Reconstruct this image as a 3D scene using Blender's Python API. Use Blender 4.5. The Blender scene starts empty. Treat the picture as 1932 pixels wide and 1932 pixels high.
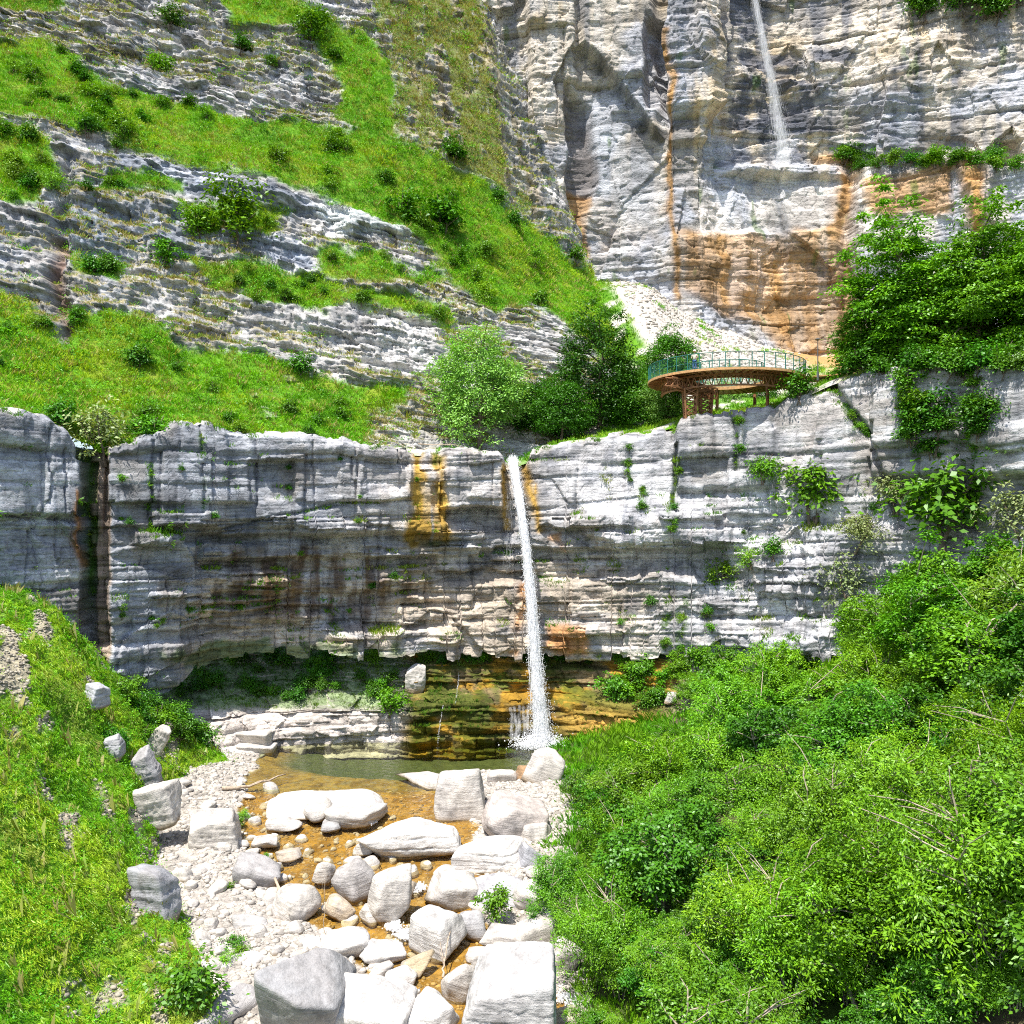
import bpy, bmesh, math, random
import numpy as np
from mathutils import Vector, Matrix, Euler

rng = np.random.default_rng(11)
random.seed(11)
SC = bpy.context.scene
COL = SC.collection
K = 1.15 / 1932.0          # metres per survey unit at one metre distance
HZ = 1000.0                # survey row of the eye level
def P(x, y, Y):            # survey reading + distance -> point in metres
    return ((x - 966.0) * K * Y, Y, (HZ - y) * K * Y)
def px_of(co):
    Y = np.maximum(co[:, 1], 1.0)
    return co[:, 0] / (K * Y) + 966.0, HZ - co[:, 2] / (K * Y)

# ---------------------------------------------------------------- noise
def _hash(ix, iy, iz, seed):
    h = (ix.astype(np.int64) * 374761393 + iy.astype(np.int64) * 668265263 + iz.astype(np.int64) * 1274126177 + int(seed) * 974634777) & 0xFFFFFFFF
    h = ((h ^ (h >> 13)) * 1103515245) & 0xFFFFFFFF
    h = ((h ^ (h >> 16)) * 2654435761) & 0xFFFFFFFF
    return ((h ^ (h >> 15)) & 0xFFFFFF) / float(0x1000000)
def vn(x, y, z, seed=0):
    x, y, z = np.broadcast_arrays(np.asarray(x, float), np.asarray(y, float), np.asarray(z, float))
    ix = np.floor(x).astype(np.int64); iy = np.floor(y).astype(np.int64); iz = np.floor(z).astype(np.int64)
    fx = x - ix; fy = y - iy; fz = z - iz
    ux = fx * fx * (3 - 2 * fx); uy = fy * fy * (3 - 2 * fy); uz = fz * fz * (3 - 2 * fz)
    r = 0
    for dx in (0, 1):
        wx = ux if dx else 1 - ux
        for dy in (0, 1):
            wy = uy if dy else 1 - uy
            for dz in (0, 1):
                wz = uz if dz else 1 - uz
                r = r + wx * wy * wz * _hash(ix + dx, iy + dy, iz + dz, seed)
    return r * 2 - 1
def fbm(x, y, z, o=4, seed=0, g=.5):
    r = 0; a = 1; t = 0; f = 1
    for k in range(o):
        r = r + a * vn(x * f + 17.3 * k, y * f - 9.1 * k, z * f + 5.7 * k, seed + k); t += a; a *= g; f *= 2.03
    return r / t
def h1(i, seed): return _hash(np.asarray(i), np.zeros_like(np.asarray(i)), np.zeros_like(np.asarray(i)), seed)
def h2(i, j, seed): return _hash(np.asarray(i), np.asarray(j), np.zeros_like(np.asarray(i)), seed)
def sm(a, b, x):
    t = np.clip((x - a) / (b - a), 0, 1); return t * t * (3 - 2 * t)
def mixc(a, b, m): return a * (1 - m[:, None]) + np.asarray(b)[None, :] * m[:, None]

# ---------------------------------------------------------------- masks drawn on a survey sheet
def inpoly(px, py, poly):
    ins = np.zeros(px.shape, bool); n = len(poly)
    for i in range(n):
        x1, y1 = poly[i]; x2, y2 = poly[(i + 1) % n]
        if y1 == y2: continue
        c = (y1 > py) != (y2 > py)
        xi = (x2 - x1) * (py - y1) / (y2 - y1) + x1
        ins ^= c & (px < xi)
    return ins
def segdist(px, py, pts, closed=False):
    d = np.full(px.shape, 1e9); n = len(pts)
    for i in range(n if closed else n - 1):
        ax, ay = pts[i]; bx, by = pts[(i + 1) % n]
        vx, vy = bx - ax, by - ay; L = vx * vx + vy * vy + 1e-9
        t = np.clip(((px - ax) * vx + (py - ay) * vy) / L, 0, 1)
        d = np.minimum(d, np.hypot(px - ax - t * vx, py - ay - t * vy))
    return d
def sdpoly(px, py, poly):
    d = segdist(px, py, poly, True); return np.where(inpoly(px, py, poly), d, -d)
def pmask(px, py, poly, soft=10): return sm(-soft, soft, sdpoly(px, py, poly))
def streak(px, py, pts, w): return np.exp(-(segdist(px, py, pts) / w) ** 2)
def blob(px, py, x, y, rx, ry): return np.exp(-(((px - x) / rx) ** 2 + ((py - y) / ry) ** 2))

# ---------------------------------------------------------------- meshes
def mesh(name, v, f=None, tint=None, smooth=False, quads=None, tris=None):
    me = bpy.data.meshes.new(name)
    v = np.asarray(v, np.float32)
    if quads is None and tris is None:
        me.from_pydata([tuple(map(float, p)) for p in v], [], f)
    else:
        q = np.zeros((0, 4), np.int32) if quads is None else np.asarray(quads, np.int32)
        t = np.zeros((0, 3), np.int32) if tris is None else np.asarray(tris, np.int32)
        me.vertices.add(len(v)); me.vertices.foreach_set('co', v.ravel())
        me.loops.add(q.size + t.size)
        me.loops.foreach_set('vertex_index', np.concatenate([q.ravel(), t.ravel()]))
        me.polygons.add(len(q) + len(t))
        me.polygons.foreach_set('loop_start', np.concatenate([np.arange(len(q)) * 4, q.size + np.arange(len(t)) * 3]).astype(np.int32))
        me.update(calc_edges=True); me.validate()
    if tint is not None:
        a = me.attributes.new('tint', 'FLOAT_COLOR', 'POINT')
        c = np.ones((len(v), 4), np.float32); c[:, :3] = tint
        a.data.foreach_set('color', c.ravel())
    if smooth: me.polygons.foreach_set('use_smooth', np.ones(len(me.polygons), bool))
    return me
def obj(name, me, mat=None, parent=None):
    if mat is not None and not me.materials: me.materials.append(mat)
    o = bpy.data.objects.new(name, me); COL.objects.link(o)
    if parent is not None: o.parent = parent
    return o
def empty(name, loc=(0, 0, 0), rz=0):
    o = bpy.data.objects.new(name, None); COL.objects.link(o); o.location = loc; o.rotation_euler = (0, 0, rz); o.empty_display_size = .3; return o
def tag(o, label=None, cat=None, group=None, kind=None):
    if label: o['label'] = label
    if cat: o['category'] = cat
    if group: o['group'] = group
    if kind: o['kind'] = kind
    return o
def dup(root):
    r = root.copy(); COL.objects.link(r)
    for ch in root.children:
        c = ch.copy(); COL.objects.link(c); c.parent = r
    return r
class MB:
    def __init__(s): s.v = []; s.f = []
    def add(s, v, f):
        n = len(s.v); s.v += [tuple(p) for p in v]; s.f += [tuple(i + n for i in q) for q in f]
    def tube(s, pts, rad, n=6, cap=True):
        pts = [Vector(p) for p in pts]; rad = rad if hasattr(rad, '__len__') else [rad] * len(pts)
        vs = []; fs = []
        for i, p in enumerate(pts):
            d = (pts[min(i + 1, len(pts) - 1)] - pts[max(i - 1, 0)]).normalized()
            u = d.orthogonal().normalized() if i == 0 else (u - d * u.dot(d)).normalized()
            w = d.cross(u)
            for k in range(n):
                a = 2 * math.pi * k / n
                vs.append(p + (u * math.cos(a) + w * math.sin(a)) * rad[i])
        for i in range(len(pts) - 1):
            for k in range(n):
                fs.append((i * n + k, i * n + (k + 1) % n, (i + 1) * n + (k + 1) % n, (i + 1) * n + k))
        if cap: fs.append(tuple(range(n))[::-1]); fs.append(tuple((len(pts) - 1) * n + k for k in range(n)))
        s.add(vs, fs)
    def bar(s, a, b, w, h=None):
        a = Vector(a); b = Vector(b); d = (b - a).normalized(); h = h or w
        r = d.cross(Vector((0, 0, 1)))
        r = Vector((1, 0, 0)) if r.length < 1e-4 else r.normalized()
        u = r.cross(d).normalized(); v = []
        for p in (a, b):
            for sx, sy in ((-1, -1), (1, -1), (1, 1), (-1, 1)): v.append(p + r * sx * w / 2 + u * sy * h / 2)
        s.add(v, [(3, 2, 1, 0), (4, 5, 6, 7), (0, 1, 5, 4), (1, 2, 6, 5), (2, 3, 7, 6), (3, 0, 4, 7)])
    def build(s, name, mat, parent=None, smooth=False):
        me = mesh(name, s.v, s.f, smooth=smooth); return obj(name, me, mat, parent)

# ---------------------------------------------------------------- control sheets -> fine grids
def cr(C, t):               # Catmull-Rom along axis 0 at parameters t
    n = C.shape[0]; i = np.clip(np.floor(t).astype(int), 0, n - 2); f = (t - i)[(...,) + (None,) * (C.ndim - 1)]
    p0 = C[np.clip(i - 1, 0, n - 1)]; p1 = C[i]; p2 = C[i + 1]; p3 = C[np.clip(i + 2, 0, n - 1)]
    return .5 * (2 * p1 + (p2 - p0) * f + (2 * p0 - 5 * p1 + 4 * p2 - p3) * f ** 2 + (3 * p1 - p0 - 3 * p2 + p3) * f ** 3)
def params(C, step):        # sample parameters along axis 0 with even spacing
    L = np.linalg.norm(np.diff(C, axis=0), axis=2).mean(1); t = []
    for i, l in enumerate(L):
        n = max(2, int(l / step)); t.append(i + np.arange(n) / n)
    return np.concatenate(t + [[len(L)]])
def loft(C, step):
    C = np.asarray(C, float)
    A = cr(C, params(C, step)); B = np.swapaxes(A, 0, 1)
    G = cr(B, params(np.swapaxes(C, 0, 1), step)); return np.swapaxes(G, 0, 1)   # rows, cols, 3
def gquads(nr, nc):
    i = np.arange(nr * nc).reshape(nr, nc)
    return np.stack([i[:-1, :-1], i[:-1, 1:], i[1:, 1:], i[1:, :-1]], -1).reshape(-1, 4)
def gnormals(G):
    du = np.gradient(G, axis=1); dv = np.gradient(G, axis=0)
    n = np.cross(du, dv); return n / (np.linalg.norm(n, axis=2, keepdims=True) + 1e-12)
def garea(G):
    return np.linalg.norm(np.cross(np.gradient(G, axis=1), np.gradient(G, axis=0)), axis=2)

# ---------------------------------------------------------------- bedded limestone relief
def layers(lo, hi, thick, seed):
    r = np.random.default_rng(seed); b = [lo]
    while b[-1] < hi: b.append(b[-1] + thick * r.uniform(.45, 1.7))
    return np.array(b)
def bed(s, z, lv, seed, soft=1.0):
    """outward offset of a bedded, jointed wall at (s along, z up); returns offset and a per-block random"""
    d = np.zeros(s.shape); tone = np.zeros(s.shape)
    for k, (th, wd, amp, crev) in enumerate(lv):
        b = layers(z.min() - 4, z.max() + 4, th, seed + 13 * k)
        zz = z + fbm(s * .5 / wd, z * 0, z * .3 / th, 3, seed + k) * th * .15
        i = np.searchsorted(b, zz) - 1; i = np.clip(i, 0, len(b) - 2)
        T = b[i + 1] - b[i]; f = (zz - b[i]) / T
        u = s + vn(s * .7 / wd, i * 3.1, zz * .25 / th, seed + 5 + k) * wd * .18 + h1(i, seed + k) * 50
        wl = wd * (.6 + .9 * h1(i, seed + 31 + k))
        j = np.floor(u / wl); g = u / wl - j
        off = (h2(i, j, seed + 77 + k) * 2 - 1) * .7 + (h1(i, seed + 3 + k) * 2 - 1) * .6
        e = np.minimum(f, 1 - f) * T; ej = np.minimum(g, 1 - g) * wl
        hc = h2(i, j, seed + 99)
        d += amp * off
        d -= amp * crev * np.exp(-(e / (.06 + .035 * th)) ** 2) * (.3 + .9 * h1(i, seed + 8 + k))
        d -= amp * crev * .8 * np.exp(-(ej / (.05 + .02 * wd)) ** 2) * (hc > .45)
        tone += (h2(i, j, seed + 55 + k) - .5) * (1, .8, .6, .5)[min(k, 3)]
    return d, tone

def facets(s, z, size, asp, seed):
    """angular broken faces: nearest jittered cell, each with its own tilt"""
    u = s / (size * asp); w_ = z / size; iu = np.floor(u).astype(np.int64); iw = np.floor(w_).astype(np.int64)
    best = np.full(u.shape, 1e9); out = np.zeros(u.shape); zz = np.zeros_like(iu)
    for a_ in (-1, 0, 1):
        for b_ in (-1, 0, 1):
            ju, jw = iu + a_, iw + b_; cu = ju + _hash(ju, jw, zz, seed); cw = jw + _hash(ju, jw, zz, seed + 1)
            du, dw = u - cu, w_ - cw; d = du * du + dw * dw; k = d < best
            g1 = _hash(ju, jw, zz, seed + 2) - .5; g2 = _hash(ju, jw, zz, seed + 3) - .5; o = _hash(ju, jw, zz, seed + 4) - .5
            val = 1.5 * g1 * du + 1.5 * g2 * dw + o * .9; out = np.where(k, val, out); best = np.where(k, d, best)
    return out
# ================================================================ materials
def nodes(name):
    m = bpy.data.materials.new(name); m.use_nodes = True; nt = m.node_tree; nt.nodes.clear()
    out = nt.nodes.new('ShaderNodeOutputMaterial')
    def N(t, **k):
        n = nt.nodes.new(t)
        for a, b in k.items():
            if a.startswith('i_'):
                n.inputs[a[2:].replace('_', ' ')].default_value = b
            else: setattr(n, a, b)
        return n
    return m, nt, N, out
def mul(nt, N, a, b, fac=1.0, mode='MULTIPLY'):
    x = N('ShaderNodeMix', data_type='RGBA', blend_type=mode); x.inputs[0].default_value = fac
    nt.links.new(a, x.inputs[6])
    if hasattr(b, 'is_linked') or hasattr(b, 'links'): nt.links.new(b, x.inputs[7])
    else: x.inputs[7].default_value = b
    return x.outputs[2]
def ramp(nt, N, src, stops):
    r = N('ShaderNodeValToRGB'); e = r.color_ramp.elements
    while len(e) < len(stops): e.new(.5)
    for k, (p, c) in enumerate(stops):
        e[k].position = p; e[k].color = (c, c, c, 1) if not hasattr(c, '__len__') else (*c, 1)
    nt.links.new(src, r.inputs[0]); return r.outputs[0]
def rock_mat(name, fine=1.0, stripes=.55, bump=.6, base=None, rough=.92, blocks=1.0, dip=0.0, crack=1.0):
    m, nt, N, out = nodes(name); L = nt.links.new
    tc = N('ShaderNodeTexCoord'); src = tc.outputs['Object']
    mp = N('ShaderNodeMapping'); mp.inputs['Scale'].default_value = (.45, .45, 5.5); mp.inputs['Rotation'].default_value = (0, dip, 0); L(src, mp.inputs[0])
    n1 = N('ShaderNodeTexNoise', i_Scale=1.0 * fine, i_Detail=7, i_Roughness=.62); L(mp.outputs[0], n1.inputs['Vector'])
    n2 = N('ShaderNodeTexNoise', i_Scale=.9 * fine, i_Detail=9, i_Roughness=.68); L(src, n2.inputs['Vector'])
    n3 = N('ShaderNodeTexNoise', i_Scale=9 * fine, i_Detail=6, i_Roughness=.7); L(src, n3.inputs['Vector'])
    vo = N('ShaderNodeTexVoronoi', feature='DISTANCE_TO_EDGE', i_Scale=.55 * fine)
    mv = N('ShaderNodeMapping'); mv.inputs['Scale'].default_value = (1, 1, 1.7); L(n2.outputs['Color'], mv.inputs['Location']); L(src, mv.inputs[0]); L(mv.outputs[0], vo.inputs['Vector'])
    if base is None:
        at = N('ShaderNodeAttribute', attribute_name='tint'); c = at.outputs['Color']
    else:
        rgb = N('ShaderNodeRGB'); rgb.outputs[0].default_value = (*base, 1); c = rgb.outputs[0]
    c = mul(nt, N, c, ramp(nt, N, n1.outputs['Fac'], [(.34, 1 - stripes), (.44, .93), (.62, 1.06)]))
    c = mul(nt, N, c, ramp(nt, N, n2.outputs['Fac'], [(.3, .58), (.5, 1.0), (.7, 1.18)]))
    c = mul(nt, N, c, ramp(nt, N, n3.outputs['Fac'], [(.3, .78), (.55, 1.05)]))
    c = mul(nt, N, c, ramp(nt, N, vo.outputs[0], [(0, .55), (.025, 1.0)]), .55 * crack)
    v2 = N('ShaderNodeTexVoronoi', feature='DISTANCE_TO_EDGE', i_Scale=1.0); m2 = N('ShaderNodeMapping'); m2.inputs['Scale'].default_value = (1.1 * blocks, 1.1 * blocks, 2.6 * blocks); m2.inputs['Rotation'].default_value = (0, dip, 0)
    L(n2.outputs['Color'], m2.inputs['Location']); L(src, m2.inputs[0]); L(m2.outputs[0], v2.inputs['Vector']); ck_ = ramp(nt, N, v2.outputs[0], [(0, 0), (.06, 1.0)])
    c = mul(nt, N, c, ramp(nt, N, v2.outputs[0], [(0, .5), (.05, 1.0)]), .5 * crack)
    ad = N('ShaderNodeMath', operation='MULTIPLY_ADD'); L(n1.outputs['Fac'], ad.inputs[0]); ad.inputs[1].default_value = 1.4; L(n3.outputs['Fac'], ad.inputs[2])
    ad2 = N('ShaderNodeMath', operation='ADD'); L(ad.outputs[0], ad2.inputs[0]); L(n2.outputs['Fac'], ad2.inputs[1])
    bp = N('ShaderNodeBump', i_Strength=bump, i_Distance=.12 / fine); ad3 = N('ShaderNodeMath', operation='MULTIPLY_ADD'); L(ck_, ad3.inputs[0]); ad3.inputs[1].default_value = .5 * crack; L(ad2.outputs[0], ad3.inputs[2]); L(ad3.outputs[0], bp.inputs['Height'])
    b = N('ShaderNodeBsdfPrincipled', i_Roughness=rough); b.inputs['Specular IOR Level'].default_value = .25
    L(c, b.inputs['Base Color']); L(bp.outputs[0], b.inputs['Normal']); L(b.outputs[0], out.inputs[0]); return m
def leaf_mat(name, trans=.24, hue=.014, val=.22, gloss=.035):
    m, nt, N, out = nodes(name); L = nt.links.new
    at = N('ShaderNodeAttribute', attribute_name='tint'); oi = N('ShaderNodeObjectInfo')
    hs = N('ShaderNodeHueSaturation')
    mr = N('ShaderNodeMapRange'); mr.inputs[3].default_value = .5 - hue; mr.inputs[4].default_value = .5 + hue; L(oi.outputs['Random'], mr.inputs[0]); L(mr.outputs[0], hs.inputs['Hue'])
    m2 = N('ShaderNodeMath', operation='MULTIPLY'); L(oi.outputs['Random'], m2.inputs[0]); m2.inputs[1].default_value = 7.31
    m3 = N('ShaderNodeMath', operation='FRACT'); L(m2.outputs[0], m3.inputs[0])
    mv = N('ShaderNodeMapRange'); mv.inputs[3].default_value = 1 - val; mv.inputs[4].default_value = 1 + val; L(m3.outputs[0], mv.inputs[0]); L(mv.outputs[0], hs.inputs['Value'])
    L(at.outputs['Color'], hs.inputs['Color'])
    d = N('ShaderNodeBsdfDiffuse'); t = N('ShaderNodeBsdfTranslucent'); g = N('ShaderNodeBsdfGlossy', i_Roughness=.45)
    L(hs.outputs[0], d.inputs[0])
    ty = mul(nt, N, hs.outputs[0], (1.3, 1.2, .4, 1)); L(ty, t.inputs[0])
    g.inputs[0].default_value = (.8, .9, .8, 1)
    x = N('ShaderNodeMixShader'); x.inputs[0].default_value = trans; L(d.outputs[0], x.inputs[1]); L(t.outputs[0], x.inputs[2])
    y = N('ShaderNodeMixShader'); y.inputs[0].default_value = gloss; L(x.outputs[0], y.inputs[1]); L(g.outputs[0], y.inputs[2])
    L(y.outputs[0], out.inputs[0]); return m
def plain(name, col, rough=.6, metal=0, noise=.25, scale=4):
    m, nt, N, out = nodes(name); L = nt.links.new
    tc = N('ShaderNodeTexCoord'); n = N('ShaderNodeTexNoise', i_Scale=scale, i_Detail=6); L(tc.outputs['Object'], n.inputs['Vector'])
    rgb = N('ShaderNodeRGB'); rgb.outputs[0].default_value = (*col, 1)
    c = mul(nt, N, rgb.outputs[0], ramp(nt, N, n.outputs['Fac'], [(.3, 1 - noise), (.7, 1 + noise)]))
    b = N('ShaderNodeBsdfPrincipled', i_Roughness=rough, i_Metallic=metal); L(c, b.inputs['Base Color']); L(b.outputs[0], out.inputs[0]); return m
def water_mat(name, tintc, ripple=1.0):
    m, nt, N, out = nodes(name); L = nt.links.new
    tc = N('ShaderNodeTexCoord'); n = N('ShaderNodeTexNoise', i_Scale=2.2, i_Detail=5, i_Roughness=.6); L(tc.outputs['Object'], n.inputs['Vector'])
    bp = N('ShaderNodeBump', i_Strength=.6 * ripple, i_Distance=.15); L(n.outputs['Fac'], bp.inputs['Height'])
    t = N('ShaderNodeBsdfTransparent'); t.inputs[0].default_value = (*tintc, 1)
    g = N('ShaderNodeBsdfGlossy', i_Roughness=.04); L(bp.outputs[0], g.inputs['Normal'])
    fr = N('ShaderNodeFresnel', i_IOR=1.33); L(bp.outputs[0], fr.inputs['Normal'])
    x = N('ShaderNodeMixShader'); L(fr.outputs[0], x.inputs[0]); L(t.outputs[0], x.inputs[1]); L(g.outputs[0], x.inputs[2]); L(x.outputs[0], out.inputs[0]); return m
def spray_mat(name, op=.6, noise_scale=(6, 6, .5), cut=(.4, .62)):
    m, nt, N, out = nodes(name); L = nt.links.new
    tc = N('ShaderNodeTexCoord'); mp = N('ShaderNodeMapping'); mp.inputs['Scale'].default_value = noise_scale; L(tc.outputs['Object'], mp.inputs[0])
    n = N('ShaderNodeTexNoise', i_Scale=1, i_Detail=5, i_Roughness=.65); L(mp.outputs[0], n.inputs['Vector'])
    f = ramp(nt, N, n.outputs['Fac'], [(cut[0], 0.12 * op), (cut[1], op)])
    t = N('ShaderNodeBsdfTransparent'); d = N('ShaderNodeBsdfDiffuse'); d.inputs[0].default_value = (.97, .97, .98, 1)
    tr = N('ShaderNodeBsdfTranslucent'); tr.inputs[0].default_value = (.9, .93, .97, 1)
    a = N('ShaderNodeMixShader'); a.inputs[0].default_value = .3; L(d.outputs[0], a.inputs[1]); L(tr.outputs[0], a.inputs[2])
    x = N('ShaderNodeMixShader'); L(f, x.inputs[0]); L(t.outputs[0], x.inputs[1]); L(a.outputs[0], x.inputs[2]); L(x.outputs[0], out.inputs[0]); return m

M_CLIFF = rock_mat('limestone_beds', 1.0, .42, .5)
M_CLIFF_DIP = rock_mat('limestone_dipping_beds', .9, .35, .45, dip=.16)
M_CLIFF_FAR = rock_mat('limestone_high_wall', .45, .3, .5, blocks=.55)
M_GROUND = rock_mat('ground_soil', 2.0, .12, .5)
M_BOULDER = rock_mat('boulder_stone', 1.3, .25, .55, blocks=.5, crack=.25)
M_LEAF = leaf_mat('leaves')
M_GRASS = leaf_mat('grass_blades', .3, .0, .0, .03)
M_BARK = plain('bark', (.16, .12, .085), .9, noise=.4, scale=9)
M_TWIG = plain('grey_twigs', (.34, .28, .21), .9, noise=.4, scale=9)
M_WOOD = plain('dead_wood', (.42, .33, .24), .9, noise=.35, scale=7)
M_WATER = water_mat('clear_water', (.86, .90, .72))
M_STREAM = water_mat('stream_water', (.95, .90, .72), 1.6)
M_FALL = spray_mat('falling_water', .8, (8, 8, .8), (.36, .54))
M_MIST = spray_mat('thin_falling_water', .17, (3, 3, .25), (.35, .65))
M_FOAM = spray_mat('white_foam', .8, (5, 5, 5), (.35, .6))
M_RUST = plain('weathered_steel', (.30, .135, .055), .75, noise=.35, scale=3)
M_DECK = plain('deck_boards', (.55, .31, .13), .8, noise=.3, scale=5)
M_GREEN = plain('green_painted_steel', (.02, .16, .13), .45, noise=.1)
M_GREY = plain('grey_painted_steel', (.10, .11, .12), .5, noise=.1)

# ================================================================ camera, sun, sky
cam = bpy.data.cameras.new('camera'); cam.sensor_width = 36; cam.lens = 36 / 1.15; cam.shift_y = (HZ - 966) / 1932.0
cam.clip_start = .5; cam.clip_end = 2000
co = bpy.data.objects.new('camera', cam); COL.objects.link(co); co.rotation_euler = (math.radians(90), 0, 0); SC.camera = co
SUN = Vector((.21, .38, -1)).normalized()
sl = bpy.data.lights.new('sun', 'SUN'); sl.energy = 5.0; sl.angle = math.radians(.5); sl.color = (1, .955, .88)
so = bpy.data.objects.new('sun', sl); COL.objects.link(so); so.rotation_euler = SUN.to_track_quat('-Z', 'Y').to_euler(); so.location = (-20, 20, 90)
w = bpy.data.worlds.new('World'); SC.world = w; w.use_nodes = True; nt = w.node_tree; nt.nodes.clear()
wo = nt.nodes.new('ShaderNodeOutputWorld'); bg = nt.nodes.new('ShaderNodeBackground'); sk = nt.nodes.new('ShaderNodeTexSky')
sk.sky_type = 'NISHITA'; sk.sun_disc = False; sk.sun_elevation = math.asin(-SUN.z); sk.sun_rotation = math.atan2(-SUN.x, -SUN.y)
sk.air_density = 1.0; sk.dust_density = 1.5
bg.inputs[1].default_value = .15; nt.links.new(sk.outputs[0], bg.inputs[0]); nt.links.new(bg.outputs[0], wo.inputs[0])
SC.view_settings.view_transform = 'Standard'; SC.view_settings.look = 'None'; SC.view_settings.gamma = 1
SC.view_settings.use_curve_mapping = False; SC.view_settings.exposure = .65
SC.cycles.use_denoising = False; SC.cycles.filter_width = 1.05; SC.cycles.max_bounces = 6; SC.cycles.transparent_max_bounces = 24; SC.cycles.caustics_reflective = False; SC.cycles.caustics_refractive = False
# ================================================================ the lower cliff (amphitheatre wall)
RX = np.array([-220, 0, 65, 140, 205, 330, 470, 620, 800, 960, 1050, 1275, 1450, 1540, 1700, 1900, 2170.])
RYD = np.array([59, 65, 67, 69.5, 70, 72.5, 75.5, 78, 80.5, 82, 81.3, 78.6, 77, 74.5, 70, 64, 56.])
RIMX = np.array([-220, 0, 70, 110, 150, 205, 250, 330, 400, 470, 600, 680, 750, 790, 840, 940, 952, 962, 985, 995, 1040, 1100, 1180, 1250, 1272, 1284, 1360, 1450, 1468, 1540, 1600, 1700, 1800, 1932, 2170.])
RIMY = np.array([760, 772, 778, 800, 842, 845, 832, 800, 797, 815, 818, 836, 842, 852, 848, 850, 862, 872, 872, 850, 836, 826, 813, 812, 812, 786, 776, 764, 746, 730, 698, 688, 682, 672, 660.])
def smooth_interp(x, X, Yv, w=25):
    return sum(np.interp(x + o, X, Yv) for o in (-w, -w / 2, 0, w / 2, w)) / 5
def wall(xs0, xs1, plan, step_s, zlo, ztop, step_z):
    xp = np.linspace(xs0, xs1, 6000); Yp = plan(xp); Xp = (xp - 966) * K * Yp
    s = np.concatenate([[0], np.cumsum(np.hypot(np.diff(Xp), np.diff(Yp)))])
    ss = np.arange(0, s[-1], step_s); x = np.interp(ss, s, xp); X = np.interp(ss, s, Xp); Y = np.interp(ss, s, Yp)
    nx = -np.gradient(Y); ny = np.gradient(X); 
    nx, ny = -nx * -1, -ny                      # towards the viewer
    tx = np.gradient(X); ty = np.gradient(Y); l = np.hypot(tx, ty); nx = ty / l; ny = -tx / l
    zt = ztop(x, Y); zl = zlo(x, Y); n = int((zt - zl).max() / step_z)
    t = np.linspace(0, 1, n)[:, None]
    Z = zl[None] + t * (zt - zl)[None]
    return ss, x, X, Y, nx, ny, Z
plan1 = lambda x: smooth_interp(x, RX, RYD, 30)
ss, cx, cX, cY, cnx, cny, Z = wall(-210, 2160, plan1, .115, lambda x, Y: (HZ - np.interp(x, [0, 150, 250, 330, 400, 470], [1420, 1400, 1345, 1300, 1262, 1240]) + 12 * vn(np.floor(x / 26 + .5 * vn(x * .03, 0 * x, 0 * x, 4)), 0 * x, 0 * x, 3) + 2 * vn(x / 7, 0 * x, 0 * x, 5)) * K * Y, lambda x, Y: (HZ - np.interp(x, RIMX, RIMY)) * K * Y + .22 * vn(np.floor(x / 17 + .8 * vn(x * .02, x * 0, x * 0, 2)), 0 * x, 0 * x, 6) + .18 * fbm(x * .12, 0 * x, 0 * x, 3, 7), .105)
nr, nc = Z.shape
S2 = np.broadcast_to(ss, Z.shape); px = np.broadcast_to(cx, Z.shape); py = HZ - Z / (K * cY)[None]
wob = fbm(S2 * .35, Z * .35, 0 * Z, 3, 5)
wq = vn(np.floor(S2 / 1.7), np.floor(Z / 1.1), 0 * Z, 15); pxw = px + wob * 4 + wq * 4; pyw = py + wob * 3 + wq * 3
d, tone = bed(S2, Z - .03 * S2, [(2.9, 6.5, .50, .8), (.95, 3.0, .17, 1.1), (.34, 1.6, .05, 1.5)], 21)
def box(x0, x1, y0, y1, sx=4, sy=3):
    return sm(x0 - sx, x0 + sx, pxw) * (1 - sm(x1 - sx, x1 + sx, pxw)) * sm(y0 - sy, y0 + sy, pyw) * (1 - sm(y1 - sy, y1 + sy, pyw))
massive = 1 - .55 * sm(1.5, -.5, (pyw - 1000) / 20) * 1.0          # smoother big blocks above, beds below
lowb = sm(955, 1010, pyw + 12 * vn(S2 * .1, 0 * Z, 0 * Z, 17)); massive = .30 + .70 * lowb
D = d * massive
D += .45 * fbm(S2 * .16, Z * .10, 0 * Z, 3, 9)
D += -1.3 * box(152, 204, 700, 1420, 7, 3) - 1.1 * box(150, 170, 700, 1420, 6, 3) + .8 * box(-400, 150, 600, 1420) - .5 * box(60, 62, 600, 1420, 20, 3)
for ln in ([(92, 800), (88, 930), (40, 1100)], [(122, 850), (105, 1060)], [(60, 960), (75, 1100)], [(385, 800), (382, 960)], [(290, 830), (285, 1010)], [(590, 820), (592, 950)], [(668, 830), (672, 940)]):
    D -= .40 * streak(pxw, pyw, ln, 2.0)
D += .75 * box(-400, 150, 500, 972) - .5 * streak(pxw, pyw, [(0, 972), (140, 985)], 3)
D += .9 * box(203, 471, 600, 947) + .4 * box(203, 430, 600, 1000) + .35 * box(471, 680, 600, 946) + .75 * box(471, 640, 600, 868) - .7 * box(486, 560, 868, 946)
D += .5 * box(640, 780, 600, 944) - .45 * streak(pxw, pyw, [(205, 997), (430, 1000), (640, 948), (780, 945)], 3)
D += -.25 * box(788, 803, 600, 985, 6, 6) - .25 * box(822, 836, 600, 960, 6, 6) - .3 * box(775, 840, 940, 1030, 8, 10) + 1.5 * box(834, 952, 700, 959) - .9 * box(845, 945, 961, 1000, 6, 3)
D += -.9 * box(952, 992, 600, 1010, 6, 4)
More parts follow.
